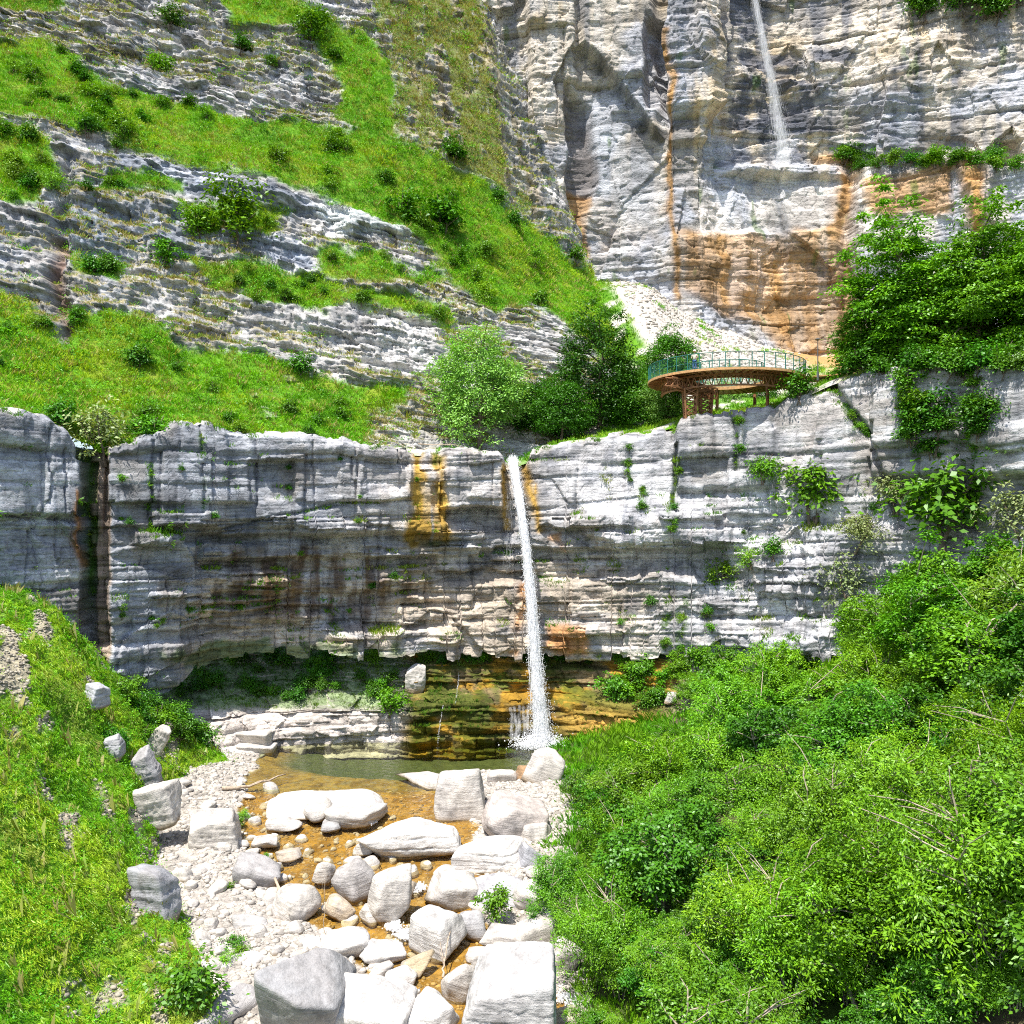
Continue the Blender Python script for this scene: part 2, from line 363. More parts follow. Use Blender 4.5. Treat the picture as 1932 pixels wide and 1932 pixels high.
# stepped overhang left of the fall
xw = sm(330, 420, pxw) * (1 - sm(800, 930, pxw)); xw2 = sm(205, 260, pxw) * (1 - sm(340, 430, pxw))
D -= xw * (1.2 * sm(1003, 1014, pyw) + 1.1 * sm(1046, 1058, pyw) + 1.0 * sm(1112, 1128, pyw) + .9 * sm(1172, 1188, pyw))
D -= xw2 * (.35 * sm(1030, 1042, pyw) + .4 * sm(1095, 1106, pyw) + .5 * sm(1160, 1172, pyw))
D += 2.4 * sm(560, 660, pxw) * (1 - sm(850, 880, pxw)) * sm(1182, 1200, pyw) + 1.0 * sm(690, 760, pxw) * (1 - sm(880, 910, pxw)) * sm(1120, 1140, pyw)
for yy, a in ((1022, .5), (1046, .5), (1078, .6), (1098, .6), (1128, .6), (1152, .7), (1178, .6), (1205, .6)):
    D += xw * a * np.exp(-((pyw - yy - 10 * vn(S2 * .2, yy, 0, 4)) / 4.5) ** 2) * sm(-.25, .15, vn(S2 * .35, yy * 1.7, 0, 14))
rb = np.random.default_rng(44)
for _k in range(46):                                  # square ledges and broken blocks standing proud of the beds
    bx_, by_ = rb.uniform(230, 1480), rb.uniform(955, 1225); bw_, bh_ = rb.uniform(35, 150), rb.uniform(10, 34)
    D += rb.uniform(.3, .95) * box(bx_, bx_ + bw_, by_, by_ + bh_, 1.6, 1.2)
for _k in range(16):
    bx_, by_ = rb.uniform(210, 1500), rb.uniform(830, 940); bw_, bh_ = rb.uniform(50, 170), rb.uniform(20, 80)
    D += rb.uniform(-.45, .5) * box(bx_, bx_ + bw_, by_, by_ + bh_, 1.6, 1.2)
# band in shade right of the fall, pale foot bulging out
xr = sm(780, 860, pxw) * (1 - sm(1330, 1430, pxw))
arch = 22 * np.exp(-((pxw - 1240) / 90) ** 2)
D -= xr * 1.5 * sm(1030, 1042, pyw) * (1 - sm(1088 - arch, 1112 - arch, pyw))
D += sm(860, 900, pxw) * (1 - sm(1350, 1480, pxw)) * .45 * sm(1095, 1235, pyw)
D += .9 * sm(1085, 1110, pxw) * (1 - sm(1300, 1420, pxw)) * sm(930, 985, pyw) * (1 - sm(1015, 1028, pyw + 14 * vn(S2 * .25, 0, 0, 3)))
D += .7 * box(1276, 1454, 500, 925, 3, 8) + .3 * box(1454, 1540, 500, 960, 3, 10) - .7 * box(1270, 1277, 700, 960, 3, 6) - .5 * streak(pxw, pyw, [(1388, 770), (1392, 890)], 4)
D += 2.0 * np.exp(-((pxw - 1560) / 70) ** 2) * sm(985, 1010, pyw) + 1.0 * np.exp(-((pxw - 1440) / 60) ** 2) * sm(1010, 1040, pyw)
D -= .8 * streak(pxw, pyw, [(1500, 1010), (1520, 1060), (1530, 1240)], 8) + .9 * streak(pxw, pyw, [(1550, 720), (1640, 830), (1690, 990)], 7)
D += 1.3 * box(1640, 2300, 500, 900, 10, 14) - 1.0 * box(1800, 1830, 500, 1000, 8, 8)
wS = S2 + .25 * fbm(S2 * .5, Z * .5, 0 * Z, 3, 62); wZ = Z + .2 * fbm(S2 * .5, Z * .5, 0 * Z + 7, 3, 63)
big_, _t = bed(S2 - .04 * Z, Z, [(7.5, 4.2, .55, .5)], 27); D += big_ * (1 - .6 * lowb)
D += .62 * facets(wS, wZ, 3.6, 1.5, 64) * (.25 + .75 * lowb) + .26 * facets(wS, wZ, 1.4, 1.7, 65) * (.2 + .8 * lowb) + .10 * facets(wS, wZ, .55, 1.6, 66) * (.35 + .65 * lowb)
D += .10 * fbm(S2 * 1.1, Z * 1.3, 0 * Z, 4, 61)
rnd = sm(0, .45, (Z[-1][None] - Z))         # rounded rim
D -= .5 * (1 - rnd) + .14 * np.maximum(Z - (HZ - 1000) * K * cY[None], 0) * (1 - .4 * box(835, 952, 700, 959))
X3 = cX[None] + cnx[None] * D; Y3 = cY[None] + cny[None] * D
Gc = np.stack([X3, Y3, Z], -1)
top = Gc[-1].copy()                          # carry the rim back as a top surface
extra = []
for k, b in enumerate((.5, 1.2, 2.2, 3.6)):
    t_ = top.copy(); t_[:, 0] -= cnx * b; t_[:, 1] -= cny * b; t_[:, 2] += .12 * b + .25 * fbm(ss * .5, np.full(nc, b), np.zeros(nc), 3, 8); extra.append(t_)
G_CLIFF = Gc.copy()
# wall tint: darker and bluer left, paler right, tan low down, then stains
f = lambda a: a.ravel()
PX, PY, SS, ZZ = f(pxw), f(pyw), f(S2), f(Z)
PX = PX + 9 * fbm(SS * .7, ZZ * .5, 0 * SS, 4, 68); PY = PY + 9 * fbm(SS * .7, ZZ * .7, 0 * SS + 5, 4, 69)
n0 = fbm(SS * .25, ZZ * .3, 0 * SS, 4, 70); nv = fbm(SS * 1.1, ZZ * .09, 0 * SS, 4, 71); nb = fbm(SS * .12, ZZ * 1.6, 0 * SS, 4, 72)
c = np.tile(np.array([.46, .45, .45]), (PX.size, 1))
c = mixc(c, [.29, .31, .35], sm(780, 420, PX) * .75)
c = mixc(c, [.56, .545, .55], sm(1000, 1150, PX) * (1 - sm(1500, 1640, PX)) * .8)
c = mixc(c, [.60, .53, .46], np.exp(-((PX - 960) / 170) ** 2) * sm(1080, 1130, PY))
c = mixc(c, [.50, .46, .43], np.exp(-((PX - 830) / 150) ** 2) * sm(1010, 960, PY) * .8)
nv2 = fbm(SS * 2.2, ZZ * .16, 0 * SS, 4, 84); c = mixc(c, [.16, .18, .21], sm(.1, .5, nv) * sm(1080, 900, PY) * .22); c = mixc(c, [.18, .19, .22], sm(.1, .4, nv2) * .35)
c = mixc(c, [.60, .50, .385], sm(1015, 1090, PY) * sm(310, 440, PX) * (1 - sm(1180, 1350, PX)) * np.clip(.7 + .5 * n0, 0, 1))
fb = fbm(SS * .5, ZZ * .6, 0 * SS, 5, 81); c = mixc(c, [.20, .21, .24], sm(.08, .35, fb) * .55)
c = mixc(c, [.30, .25, .19], sm(.1, .4, fbm(SS * .3, ZZ * .2, 0 * SS, 4, 82)) * .4)
c = mixc(c, [.62, .63, .66], sm(.15, .5, nb) * .5)
c = mixc(c, [.15, .14, .15], sm(.2, .5, n0) * .3)
wet = blob(PX, PY, 590, 1105, 240, 85); wet = sm(.3, .75, wet + .45 * fbm(SS * .8, ZZ * .5, 0 * SS, 4, 75))
c = mixc(c, [.11, .06, .028], wet * sm(-.35, .2, fbm(SS * 1.6, ZZ * .22, 0 * SS, 4, 88)) * .8)
c = mixc(c, [.30, .19, .08], sm(.2, .6, fbm(SS * 1.3, ZZ * .15, 0 * SS, 3, 76)) * blob(PX, PY, 600, 1090, 220, 70) * .6)
c = mixc(c, [.33, .25, .19], pmask(PX, PY, [(166, 850), (208, 840), (210, 1320), (172, 1320)], 4) * .9)
c = mixc(c, [.30, .13, .03], streak(PX, PY, [(146, 930), (140, 1010), (155, 1060)], 7) * .9)
c = mixc(c, [.05, .12, .012], streak(PX, PY, [(163, 860), (166, 1010), (160, 1150)], 9) * sm(-.4, .2, n0))
gold = np.clip(1.2 * streak(PX, PY, [(795, 858), (790, 960), (780, 1020)], 9) + streak(PX, PY, [(828, 862), (834, 950), (838, 1015)], 7) + blob(PX, PY, 808, 1000, 36, 30) + .6 * blob(PX, PY, 812, 950, 20, 30), 0, 1) * sm(-.5, .1, nv2 + .5 * n0 + .25)
c = mixc(c, [.50, .30, .03], gold * .9); c = mixc(c, [.045, .075, .008], np.clip(streak(PX, PY, [(795, 858), (790, 950)], 6) + streak(PX, PY, [(828, 862), (833, 940)], 5) + blob(PX, PY, 808, 1022, 40, 9), 0, 1) * sm(-.4, .2, fb) * .9)
c = mixc(c, [.55, .33, .05], np.clip(streak(PX, PY, [(980, 870), (1005, 940), (1020, 1000)], 7) + streak(PX, PY, [(952, 880), (954, 1000)], 6), 0, 1) * .9)
c = mixc(c, [.60, .28, .07], sm(-.3, .25, fb) * np.clip(pmask(PX, PY, [(1030, 1012), (1055, 1005), (1060, 1035), (1034, 1036)], 6) + pmask(PX, PY, [(1036, 1180), (1110, 1178), (1105, 1240), (1036, 1236)], 8) + streak(PX, PY, [(985, 1110), (985, 1140), (970, 1230)], 9), 0, 1) * .8)
c = mixc(c, [.05, .14, .012], np.clip(sum(streak(PX, PY, l, 5) for l in ([(1278, 800), (1275, 960), (1262, 1010)], [(1388, 775), (1398, 900)], [(1185, 850), (1186, 940)], [(1210, 920), (1212, 960)], [(1290, 1130), (1280, 1230)], [(1260, 1160), (1250, 1230)], [(383, 830), (382, 960)], [(288, 880), (284, 1000)], [(1830, 700), (1840, 900)], [(1580, 760), (1640, 830)])), 0, 1) * sm(-.1, .3, fbm(SS, ZZ, 0 * SS, 3, 79)) * .7)
c = mixc(c, [.07, .14, .02], sm(.55, .8, blob(PX, PY, 520, 1245, 330, 40) + .6 * fbm(SS * .7, ZZ * .7, 0 * SS, 4, 83)) * .7)
tn = f(tone); c *= (1 + .5 * tn)[:, None]
nrm = gnormals(Gc).reshape(-1, 3); nrm[nrm[:, 1] > 0] *= -1
allG = np.concatenate([Gc] + [e[None] for e in extra], 0); cc = np.concatenate([c] + [np.tile([.42, .41, .38], (nc, 1)) * (1 + .2 * fbm(ss, ss * 0, k + 0 * ss, 3, 4))[:, None] for k in range(4)], 0)
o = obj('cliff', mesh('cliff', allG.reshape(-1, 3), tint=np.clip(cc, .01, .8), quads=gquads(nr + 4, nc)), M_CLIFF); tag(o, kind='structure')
SURF = {}
def reg(name, G, mask=None):
    v = G.reshape(-1, 3); a, b = px_of(v)
    n = gnormals(G).reshape(-1, 3)
    if n[:, 1].mean() > 0: n = -n
    SURF[name] = (v, a, b, mask if mask is not None else np.ones(len(v)), garea(G).ravel(), n)
crk = np.clip(sum(streak(PX, PY, l, 4) for l in ([(1278, 800), (1275, 960), (1262, 1010)], [(1388, 775), (1398, 900)], [(1185, 850), (1186, 940)], [(1210, 920), (1212, 960)], [(1290, 1130), (1280, 1230)], [(1330, 1150), (1345, 1220)], [(1260, 1160), (1250, 1230)], [(383, 830), (382, 960)], [(288, 880), (284, 1000)], [(1830, 700), (1840, 900)], [(1580, 760), (1640, 830)], [(163, 860), (166, 1010), (160, 1150)], [(1060, 870), (1062, 940)], [(1140, 880), (1146, 950)])), 0, 1) * sm(-.2, .2, fbm(SS, ZZ, 0 * SS, 3, 79))
lg = sm(.45, .75, nrm[:, 2]) * sm(.08, .35, fbm(SS * .6, ZZ * .6, 0 * SS, 4, 86))
moss_top = blob(PX, PY, 560, 1085, 230, 70) * sm(.1, .4, nrm[:, 2]) * sm(0, .3, n0)
reg('cliff', Gc, np.clip(crk + lg + moss_top, 0, 1))
def on(name, x, y):
    """point of a surface that shows at survey reading x, y"""
    v, a, b = SURF[name][:3]
    e = (a - x) ** 2 + (b - y) ** 2; i = np.where(e < max(e.min() + 12, 20))[0]
    return Vector(v[i[np.argmin(v[i, 1])]])

# ================================================================ rock bench and mossy steps at the foot of the wall
BSH = {350: .5, 430: .8, 500: .9, 640: .9, 755: 1.0, 870: 1.2, 985: 1.4, 1060: 1.6, 1150: 1.8, 1230: 2.0, 1330: 2.0}
BX = [60, 200, 350, 430, 500, 640, 755, 870, 985, 1060, 1150, 1230, 1330]
BR = {60: [(1214, 78), (1275, 76), (1340, 72), (1395, 69), (1402, 68), (1470, 67), (1540, 66)],
      200: [(1214, 82), (1270, 79), (1330, 75), (1385, 72), (1392, 71), (1455, 70), (1500, 69.5)],
      350: [(1214, 85), (1262, 82.5), (1312, 79), (1366, 75.5), (1373, 74.6), (1437, 73), (1480, 72.6)],
      430: [(1214, 86), (1258, 83.5), (1308, 80.5), (1360, 76.8), (1366, 76), (1432, 74.8), (1465, 74.5)],
      500: [(1214, 87), (1256, 84.5), (1306, 82), (1346, 79.6), (1352, 79), (1403, 78), (1440, 77.8)],
      640: [(1214, 87), (1250, 84.5), (1300, 82.2), (1338, 80.6), (1344, 80.0), (1397, 79.4), (1430, 79.2)],
      755: [(1214, 87), (1248, 84.5), (1298, 82.4), (1334, 81), (1340, 80.2), (1394, 79.6), (1430, 79.5)],
      870: [(1214, 87), (1244, 84), (1296, 82.8), (1312, 81.8), (1332, 80.7), (1393, 80), (1430, 79.8)],
      985: [(1214, 87), (1246, 84), (1300, 82.8), (1318, 81.6), (1336, 80.7), (1396, 79.8), (1430, 79.6)],
      1060: [(1214, 86), (1246, 83.6), (1300, 82.4), (1316, 81.4), (1332, 80.4), (1398, 79.2), (1430, 79)],
      1150: [(1214, 85), (1246, 82.6), (1298, 81.4), (1312, 80.4), (1330, 79.6), (1392, 78), (1430, 77.6)],
      1230: [(1214, 83), (1246, 80.8), (1296, 79.6), (1312, 78.8), (1330, 78), (1390, 76), (1430, 75.5)],
      1330: [(1214, 80), (1250, 78), (1298, 77), (1316, 76), (1334, 75), (1390, 73), (1430, 72.5)]}
G = loft(np.swapaxes(np.array([[P(x, y, Y - (BSH.get(x, 0) * (.5 if k == 1 else 1) if k else 0)) for k, (y, Y) in enumerate(BR[x])] for x in BX]), 0, 1), .1)
G = G[::-1]
s_ = G[..., 0] * .9 + G[..., 1] * .35; z_ = G[..., 2]
d, tone = bed(s_, z_, [(1.05, 2.6, .34, .9), (.36, 1.1, .13, .8)], 41)
a, b = px_of(G.reshape(-1, 3)); a = a.reshape(z_.shape); b = b.reshape(z_.shape)
T = 1.15 + .0 * z_
dy = (np.mod(z_ + .7 * fbm(s_ * .3, s_ * 0, s_ * 0, 3, 3), T) / T - .5) * 1.0 * sm(735, 790, a)
d = d + .5 * facets(s_ + .3 * fbm(s_, z_, 0 * s_, 2, 45), z_, 1.5, 1.5, 46) + .2 * facets(s_, z_, .6, 1.5, 47)
G[..., 1] -= d + dy * (.6 + .8 * sm(-.3, .3, fbm(s_ * .35, z_ * .2, 0 * s_, 3, 48))) + .35 * fbm(s_ * .4, z_ * .4, 0 * s_, 3, 12)
G[..., 2] += .05 * fbm(s_ * 2, G[..., 1] * 2, 0 * s_, 3, 14)
n = gnormals(G); n[n[..., 1] > 0] *= -1
a2, b2, S_, Z_ = a.ravel(), b.ravel(), s_.ravel(), z_.ravel(); nz = n[..., 2].ravel()
nn = fbm(S_ * .9, Z_ * 1.2, 0 * S_, 4, 43); n2 = fbm(S_ * .4, Z_ * .5, 0 * S_, 4, 44)
c = np.tile(np.array([.56, .50, .45]), (S_.size, 1))
mossy = sm(745, 790, a2) * (1 - sm(1230, 1330, a2))
c = mixc(c, [.20, .135, .045], mossy * .9)
c = mixc(c, [.50, .27, .02], mossy * sm(-.1, .3, nn + .3 * sm(1320, 1390, b2)) * .85)
c = mixc(c, [.075, .105, .008], mossy * sm(-.12, .22, n2 + .25 * (nz > .5)) * .85)
c = mixc(c, [.02, .03, .008], mossy * blob(a2, b2, 985, 1360, 60, 40) * .8)
c = mixc(c, [.55, .32, .08], blob(a2, b2, 1130, 1365, 90, 30) * .8)
up = sm(1346, 1326, b2) * (1 - sm(740, 800, a2)); gm = up * sm(-.35, .05, n2 + .4 * (nz > .55) - .1)
c = mixc(c, [.08, .19, .015], gm * .7)
c = mixc(c, [.38, .2, .08], sm(.25, .5, n2) * blob(a2, b2, 450, 1375, 80, 14) * .8)
mg = np.clip(gm + mossy * sm(.05, .3, n2) * (nz > .3) + blob(a2, b2, 735, 1320, 40, 25) * 1.5, 0, 1)
c *= (1 + .45 * tone.ravel())[:, None]
o = obj('rock_ledge', mesh('rock_ledge', G.reshape(-1, 3), tint=np.clip(c, .01, .8), quads=gquads(*G.shape[:2])), M_CLIFF); tag(o, kind='structure')
reg('bench', G, mg)

# ================================================================ stream bed
def zw(Y): return np.where(Y >= 64, -18.8, -18.8 - (64 - Y) * .086)
STREAM = [(462, 1468), (490, 1425), (505, 1396), (760, 1380), (1060, 1380), (1080, 1425), (1010, 1425), (985, 1450), (925, 1452), (850, 1462), (830, 1485), (860, 1535), (915, 1562), (895, 1600), (930, 1645), (905, 1660), (905, 1700), (915, 1760), (1050, 1770), (1060, 1790), (900, 1800), (870, 1850), (960, 1880), (1080, 1870), (1110, 1960), (860, 2040), (820, 1900), (760, 1855), (680, 1815), (625, 1780), (575, 1735), (505, 1675), (455, 1580), (452, 1530)]
gx = np.arange(-46, 26, .125); gy = np.arange(34, 84, .125)
GX, GY = np.meshgrid(gx, gy); ZW = zw(GY)
ax = GX / (K * GY) + 966; ay = HZ - ZW / (K * GY)
wv = fbm(GX * .35, GY * .35, 0 * GX, 3, 90)
sd = sdpoly(ax + wv * 14, ay + wv * 10, STREAM) * K * GY
bx1 = blob(ax + wv * 20, ay + wv * 8, 790, 1412, 300, 52)          # the deep of the pool
n1 = fbm(GX * .5, GY * .5, 0 * GX, 4, 91); n2 = fbm(GX * 2.2, GY * 2.2, 0 * GX, 4, 92)
dep = np.clip(.05 + .16 * sd, 0, .32) + 1.3 * sm(.25, .9, bx1)
ZB = ZW + np.where(sd > 0, -dep, np.clip(-sd * .22, 0, .42) + np.clip(-sd - 3, 0, 20) * .04) + n1 * .16 + n2 * .07
# sink the bed under the hillsides so they meet in a clean line
G = np.stack([GX, GY, ZB], -1)
depth = (ZW - ZB).ravel(); v_ = G.reshape(-1, 3)
c = np.tile(np.array([.42, .38, .335]), (depth.size, 1)); nn = n2.ravel(); n1r = n1.ravel()
c *= (1 + .22 * nn + .15 * n1r)[:, None]
n6 = fbm(v_[:, 0] * 1.1, v_[:, 1] * 1.1, 0 * nn, 4, 94)
c = mixc(c, [.40, .225, .016], sm(-.04, .07, depth) * np.clip(.9 + .3 * nn, 0, 1)); c = mixc(c, [.20, .105, .010], sm(-.04, .07, depth) * sm(-.1, .35, n6) * .7)
c = mixc(c, [.36, .30, .19], sm(0, .3, depth) * sm(.1, .5, nn) * .6)
c = mixc(c, [.075, .105, .04], sm(.3, .85, depth) * .93)
o = obj('stream_bed', mesh('stream_bed', G.reshape(-1, 3), tint=np.clip(c, .01, .8), quads=gquads(*G.shape[:2])), M_GROUND); tag(o, kind='structure')
bank = (sd.ravel() < .15).astype(float)
reg('bed', G, bank)
def zbed(x, y):
    i = int(np.clip((y - 34) / .125, 0, len(gy) - 1)); j = int(np.clip((x + 46) / .125, 0, len(gx) - 1)); return float(ZB[i, j])
wl = gy[(gy > 63.9)]; Wv = []; Wq = []
G = np.stack([GX[::4, ::4], GY[::4, ::4], ZW[::4, ::4]], -1); keep = (sd[::4, ::4] > -1.5)
pool_rows = GY[::4, ::4] >= 64
for nm, cond, mat in (('pool_water', pool_rows, M_WATER), ('stream_water', GY[::4, ::4] <= 64.2, M_STREAM)):
    q = gquads(*G.shape[:2]); ok = (keep & cond).ravel()[q].all(1); q = q[ok]; u, inv = np.unique(q, return_inverse=True)
    tag(obj(nm, mesh(nm, G.reshape(-1, 3)[u] + [0, 0, .0 if nm[0] == 'p' else .004], quads=inv.reshape(-1, 4), smooth=True), mat), kind='structure')

# ================================================================ the hillside left of and above the fall
HC = [(-240, [(748, 59), (550, 78), (215, 95), (50, 111), (-220, 124)]),
      (-100, [(765, 63.5), (555, 80), (215, 97), (60, 113), (-220, 127)]),
      (0, [(780, 66.8), (556, 82.5), (225, 99), (75, 114), (-220, 130)]),
      (100, [(800, 69.5), (585, 84.5), (232, 101), (92, 115), (-220, 131)]),
      (200, [(852, 71.5), (588, 86.5), (258, 103), (135, 116), (-220, 133)]),
      (300, [(818, 73.0), (630, 88), (288, 105), (178, 117), (-220, 135)]),
      (400, [(804, 75.0), (655, 89.5), (312, 106.5), (200, 118), (-220, 137)]),
      (500, [(822, 77.2), (672, 90.5), (325, 108), (222, 119), (-220, 139)]),
      (600, [(826, 78.8), (698, 91.5), (348, 109.5), (232, 120), (-220, 141)]),
      (690, [(846, 80.2), (720, 92), (385, 109), (215, 121), (-220, 143)]),
      (760, [(856, 82), (728, 92.5), (450, 108), (250, 121), (-220, 146)]),
      (850, [(858, 85), (740, 94), (520, 108), (330, 122), (-220, 149)]),
      (950, [(858, 87), (760, 96), (575, 109), (400, 123), (890, -220, 152)]),
      (1060, [(850, 88), (775, 98), (600, 111), (990, 440, 126), (905, -220, 155)]),
      (1200, [(850, 90), (790, 100), (1170, 640, 114), (1050, 460, 130), (915, -220, 158)]),
      (1300, [(850, 92), (1290, 790, 102), (1240, 655, 118), (1090, 470, 134), (922, -220, 161)]),
      (1335, [(855, 98), (1315, 780, 112), (1262, 660, 128), (1098, 475, 145), (925, -220, 175)]),
      (1335, [(860, 112), (1310, 800, 126), (1258, 690, 140), (1090, 500, 160), (915, -200, 190)])]
C = np.array([[P(p[0] if len(p) == 3 else x, p[-2], p[-1]) for p in prof] for x, prof in HC])
C[:, 0, 1] += 1.0; C[:, 0, 2] -= .3
G = loft(np.swapaxes(C, 0, 1), .155)
v = G.reshape(-1, 3); a, b = px_of(v); sh = G.shape[:2]
wv = fbm(v[:, 0] * .22, v[:, 1] * .22, v[:, 2] * .22, 4, 100); w2 = fbm(v[:, 0] * .9, v[:, 1] * .9, v[:, 2] * .9, 3, 101)
aw = a + wv * 26 + w2 * 9; bw = b + np.roll(wv, 17) * 26 + w2 * 9
GR = [[(-300, 520), (0, 552), (60, 575), (112, 650), (132, 588), (200, 578), (262, 590), (330, 645), (400, 652), (470, 662), (560, 695), (620, 712), (700, 722), (770, 730), (780, 770), (700, 790), (680, 900), (-300, 900)],
      [(-300, 20), (0, 70), (60, 78), (110, 92), (170, 132), (250, 168), (330, 195), (430, 212), (560, 235), (640, 238), (700, 235), (760, 262), (860, 320), (930, 352), (1000, 420), (1080, 482), (1150, 535), (1200, 580), (1290, 640), (1330, 760), (1250, 760), (1130, 665), (1060, 610), (1000, 572), (950, 590), (900, 575), (850, 515), (800, 455), (720, 412), (640, 368), (560, 352), (480, 325), (400, 316), (300, 290), (190, 256), (100, 232), (0, 222), (-300, 190)],
      [(345, 478), (420, 505), (500, 500), (590, 508), (650, 530), (640, 575), (600, 592), (540, 562), (470, 572), (420, 555), (385, 520)],
      [(590, 458), (700, 478), (760, 500), (850, 505), (830, 525), (700, 528), (600, 512)],
      [(625, 535), (770, 560), (860, 590), (850, 620), (760, 600), (640, 565)],
      [(330, 385), (480, 395), (560, 400), (500, 440), (350, 430)], [(230, 330), (340, 345), (345, 370), (170, 360)],
      [(0, 235), (70, 245), (110, 330), (60, 375), (-60, 375)], [(130, 470), (240, 490), (220, 520), (140, 510)],
      [(640, 40), (700, 60), (740, 110), (760, 260), (690, 250), (640, 215), (650, 150), (560, 60), (580, 20)], [(400, -20), (560, -20), (600, 40), (430, 45)],
      [(-60, -30), (110, -40), (120, 20), (-60, 25)]]
gm = np.zeros(len(v))
for p in GR: gm = np.maximum(gm, sm(-9, 9, sdpoly(aw, bw, p)))
dry = pmask(aw, bw, [(690, -60), (900, -60), (970, 200), (1030, 420), (930, 345), (850, 310), (760, 255), (745, 120)], 14)
gm = np.maximum(gm, dry * sm(-.25, .1, fbm(v[:, 0] * .5, v[:, 1] * .3, v[:, 2] * .12, 4, 103)))
edge = pmask(aw, bw, [(900, -60), (960, -60), (1000, 130), (1060, 330), (1110, 440), (1060, 470), (960, 330), (925, 150)], 8)
gm *= 1 - .85 * edge
bare = sm(.33, .5, fbm(v[:, 0] * .45, v[:, 1] * .45, v[:, 2] * .45, 4, 104)) * pmask(aw, bw, [(420, 690), (640, 720), (640, 800), (400, 790)], 40)
gm *= 1 - .8 * bare
rk = 1 - gm
s_ = v[:, 0] + .45 * v[:, 1]; zz = v[:, 2] + .14 * v[:, 0] + .5 * fbm(v[:, 0] * .08, v[:, 1] * .08, 0 * s_, 3, 105)
Ng = gnormals(G).reshape(-1, 3); Ng[Ng[:, 1] > 0] *= -1
cot = np.clip(np.abs(Ng[:, 2]) / np.maximum(np.hypot(Ng[:, 0], Ng[:, 1]), .2), 0, 1.4)
dd = np.zeros(len(v))
for th, st, sd_ in ((4.2, .62, 3), (1.3, .5, 4)):
    bl = layers(zz.min() - 5, zz.max() + 5, th, 200 + sd_); z3 = zz + fbm(s_ * .12, s_ * 0, zz * .05, 3, sd_) * th * .5
    i = np.clip(np.searchsorted(bl, z3) - 1, 0, len(bl) - 2); Tk = bl[i + 1] - bl[i]; fr = (z3 - bl[i]) / Tk
    dd += (fr - .5) * Tk * cot * st
bo, tone = bed(s_.reshape(sh), zz.reshape(sh), [(2.2, 4.5, .45, .7), (.8, 2.0, .26, .9), (.3, 1.1, .13, .9)], 61)
dd += bo.ravel() * (.75 + .6 * sm(.1, .4, wv))
wS = s_ + .3 * fbm(s_ * .4, zz * .4, 0 * s_, 3, 262); wZ = zz + .2 * fbm(s_ * .4, zz * .4, 0 * s_ + 7, 3, 263)
for _k, (w0_, h0_, am_) in enumerate(((3.4, 1.1, .55), (1.5, .5, .3))):      # square broken blocks along the beds
    i_ = np.floor(zz / h0_).astype(int); j_ = np.floor(s_ / w0_ + 37 * h1(i_, 400 + _k)).astype(int); hb_ = h2(i_, j_, 410 + _k); dd += am_ * np.where(hb_ > .72, 1.0, np.where(hb_ < .2, -.7, 0))
dd += .85 * facets(wS, wZ, 3.2, 1.6, 264) + .42 * facets(wS, wZ, 1.2, 1.7, 265) + .16 * facets(wS, wZ, .5, 1.6, 266)
rough = fbm(v[:, 0] * .6, v[:, 1] * .6, v[:, 2] * .6, 4, 106)
big = fbm(v[:, 0] * .13, v[:, 1] * .13, v[:, 2] * .13, 4, 107)
off = np.stack([Ng[:, 0] * .35, Ng[:, 1] * .9, 0 * s_], -1)
# the deep gully on the far left
gul = streak(aw, bw, [(120, 300), (112, 420), (100, 520), (118, 640)], 17)
dd -= gul * 3.0
dd += 1.2 * pmask(aw, bw, [(325, 320), (640, 350), (800, 440), (800, 460), (560, 400), (330, 385)], 6) + .8 * pmask(aw, bw, [(205, 280), (325, 300), (325, 365), (205, 330)], 6)
v2 = v + off * (dd * rk)[:, None] + Ng * (big * .9 + rough * (.25 + .2 * rk))[:, None]
pin = np.exp(-((np.arange(sh[0])) / 6.0) ** 2)
v2 = v2.reshape(*sh, 3); G2 = v2
n = gnormals(G2).reshape(-1, 3); n[n[:, 1] > 0] *= -1; v2 = v2.reshape(-1, 3)
nv = fbm(s_ * .9, zz * .1, 0 * s_, 4, 108); nb = fbm(s_ * .15, zz * 1.5, 0 * s_, 4, 109)
c = np.tile(np.array([.45, .435, .42]), (len(v), 1))
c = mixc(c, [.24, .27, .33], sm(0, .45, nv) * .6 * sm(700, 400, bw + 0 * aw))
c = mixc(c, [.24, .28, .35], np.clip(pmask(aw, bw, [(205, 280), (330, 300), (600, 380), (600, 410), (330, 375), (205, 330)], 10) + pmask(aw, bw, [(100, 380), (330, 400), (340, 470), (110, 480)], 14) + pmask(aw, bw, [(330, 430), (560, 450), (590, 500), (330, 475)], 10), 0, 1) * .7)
c = mixc(c, [.52, .56, .55], pmask(aw, bw, [(610, 330), (740, 380), (800, 450), (640, 440), (600, 400)], 8) * .85)
c = mixc(c, [.60, .58, .55], sm(.1, .45, nb) * .5)
c = mixc(c, [.24, .14, .09], streak(aw, bw, [(104, 450), (100, 540), (118, 620)], 13) * .8)
c = mixc(c, [.46, .36, .21], dry * .7 * sm(-.2, .3, nv))
c *= (1 + .55 * tone.ravel())[:, None]
c = mixc(c, [.58, .54, .48], bare)
ledge = rk * sm(.42, .68, n[:, 2]) * sm(-.15, .25, wv + .3 * w2 + .22)
ledge *= 1 - pmask(aw, bw, [(205, 280), (640, 350), (800, 450), (700, 450), (320, 390)], 8)
c = mixc(c, [.28, .23, .07], ledge * .8)
gc = np.tile(np.array([.11, .27, .008]), (len(v), 1)); gc = mixc(gc, [.28, .30, .03], sm(-.05, .4, w2 + wv * .6) * .6); gc = mixc(gc, [.22, .20, .10], dry * .7)
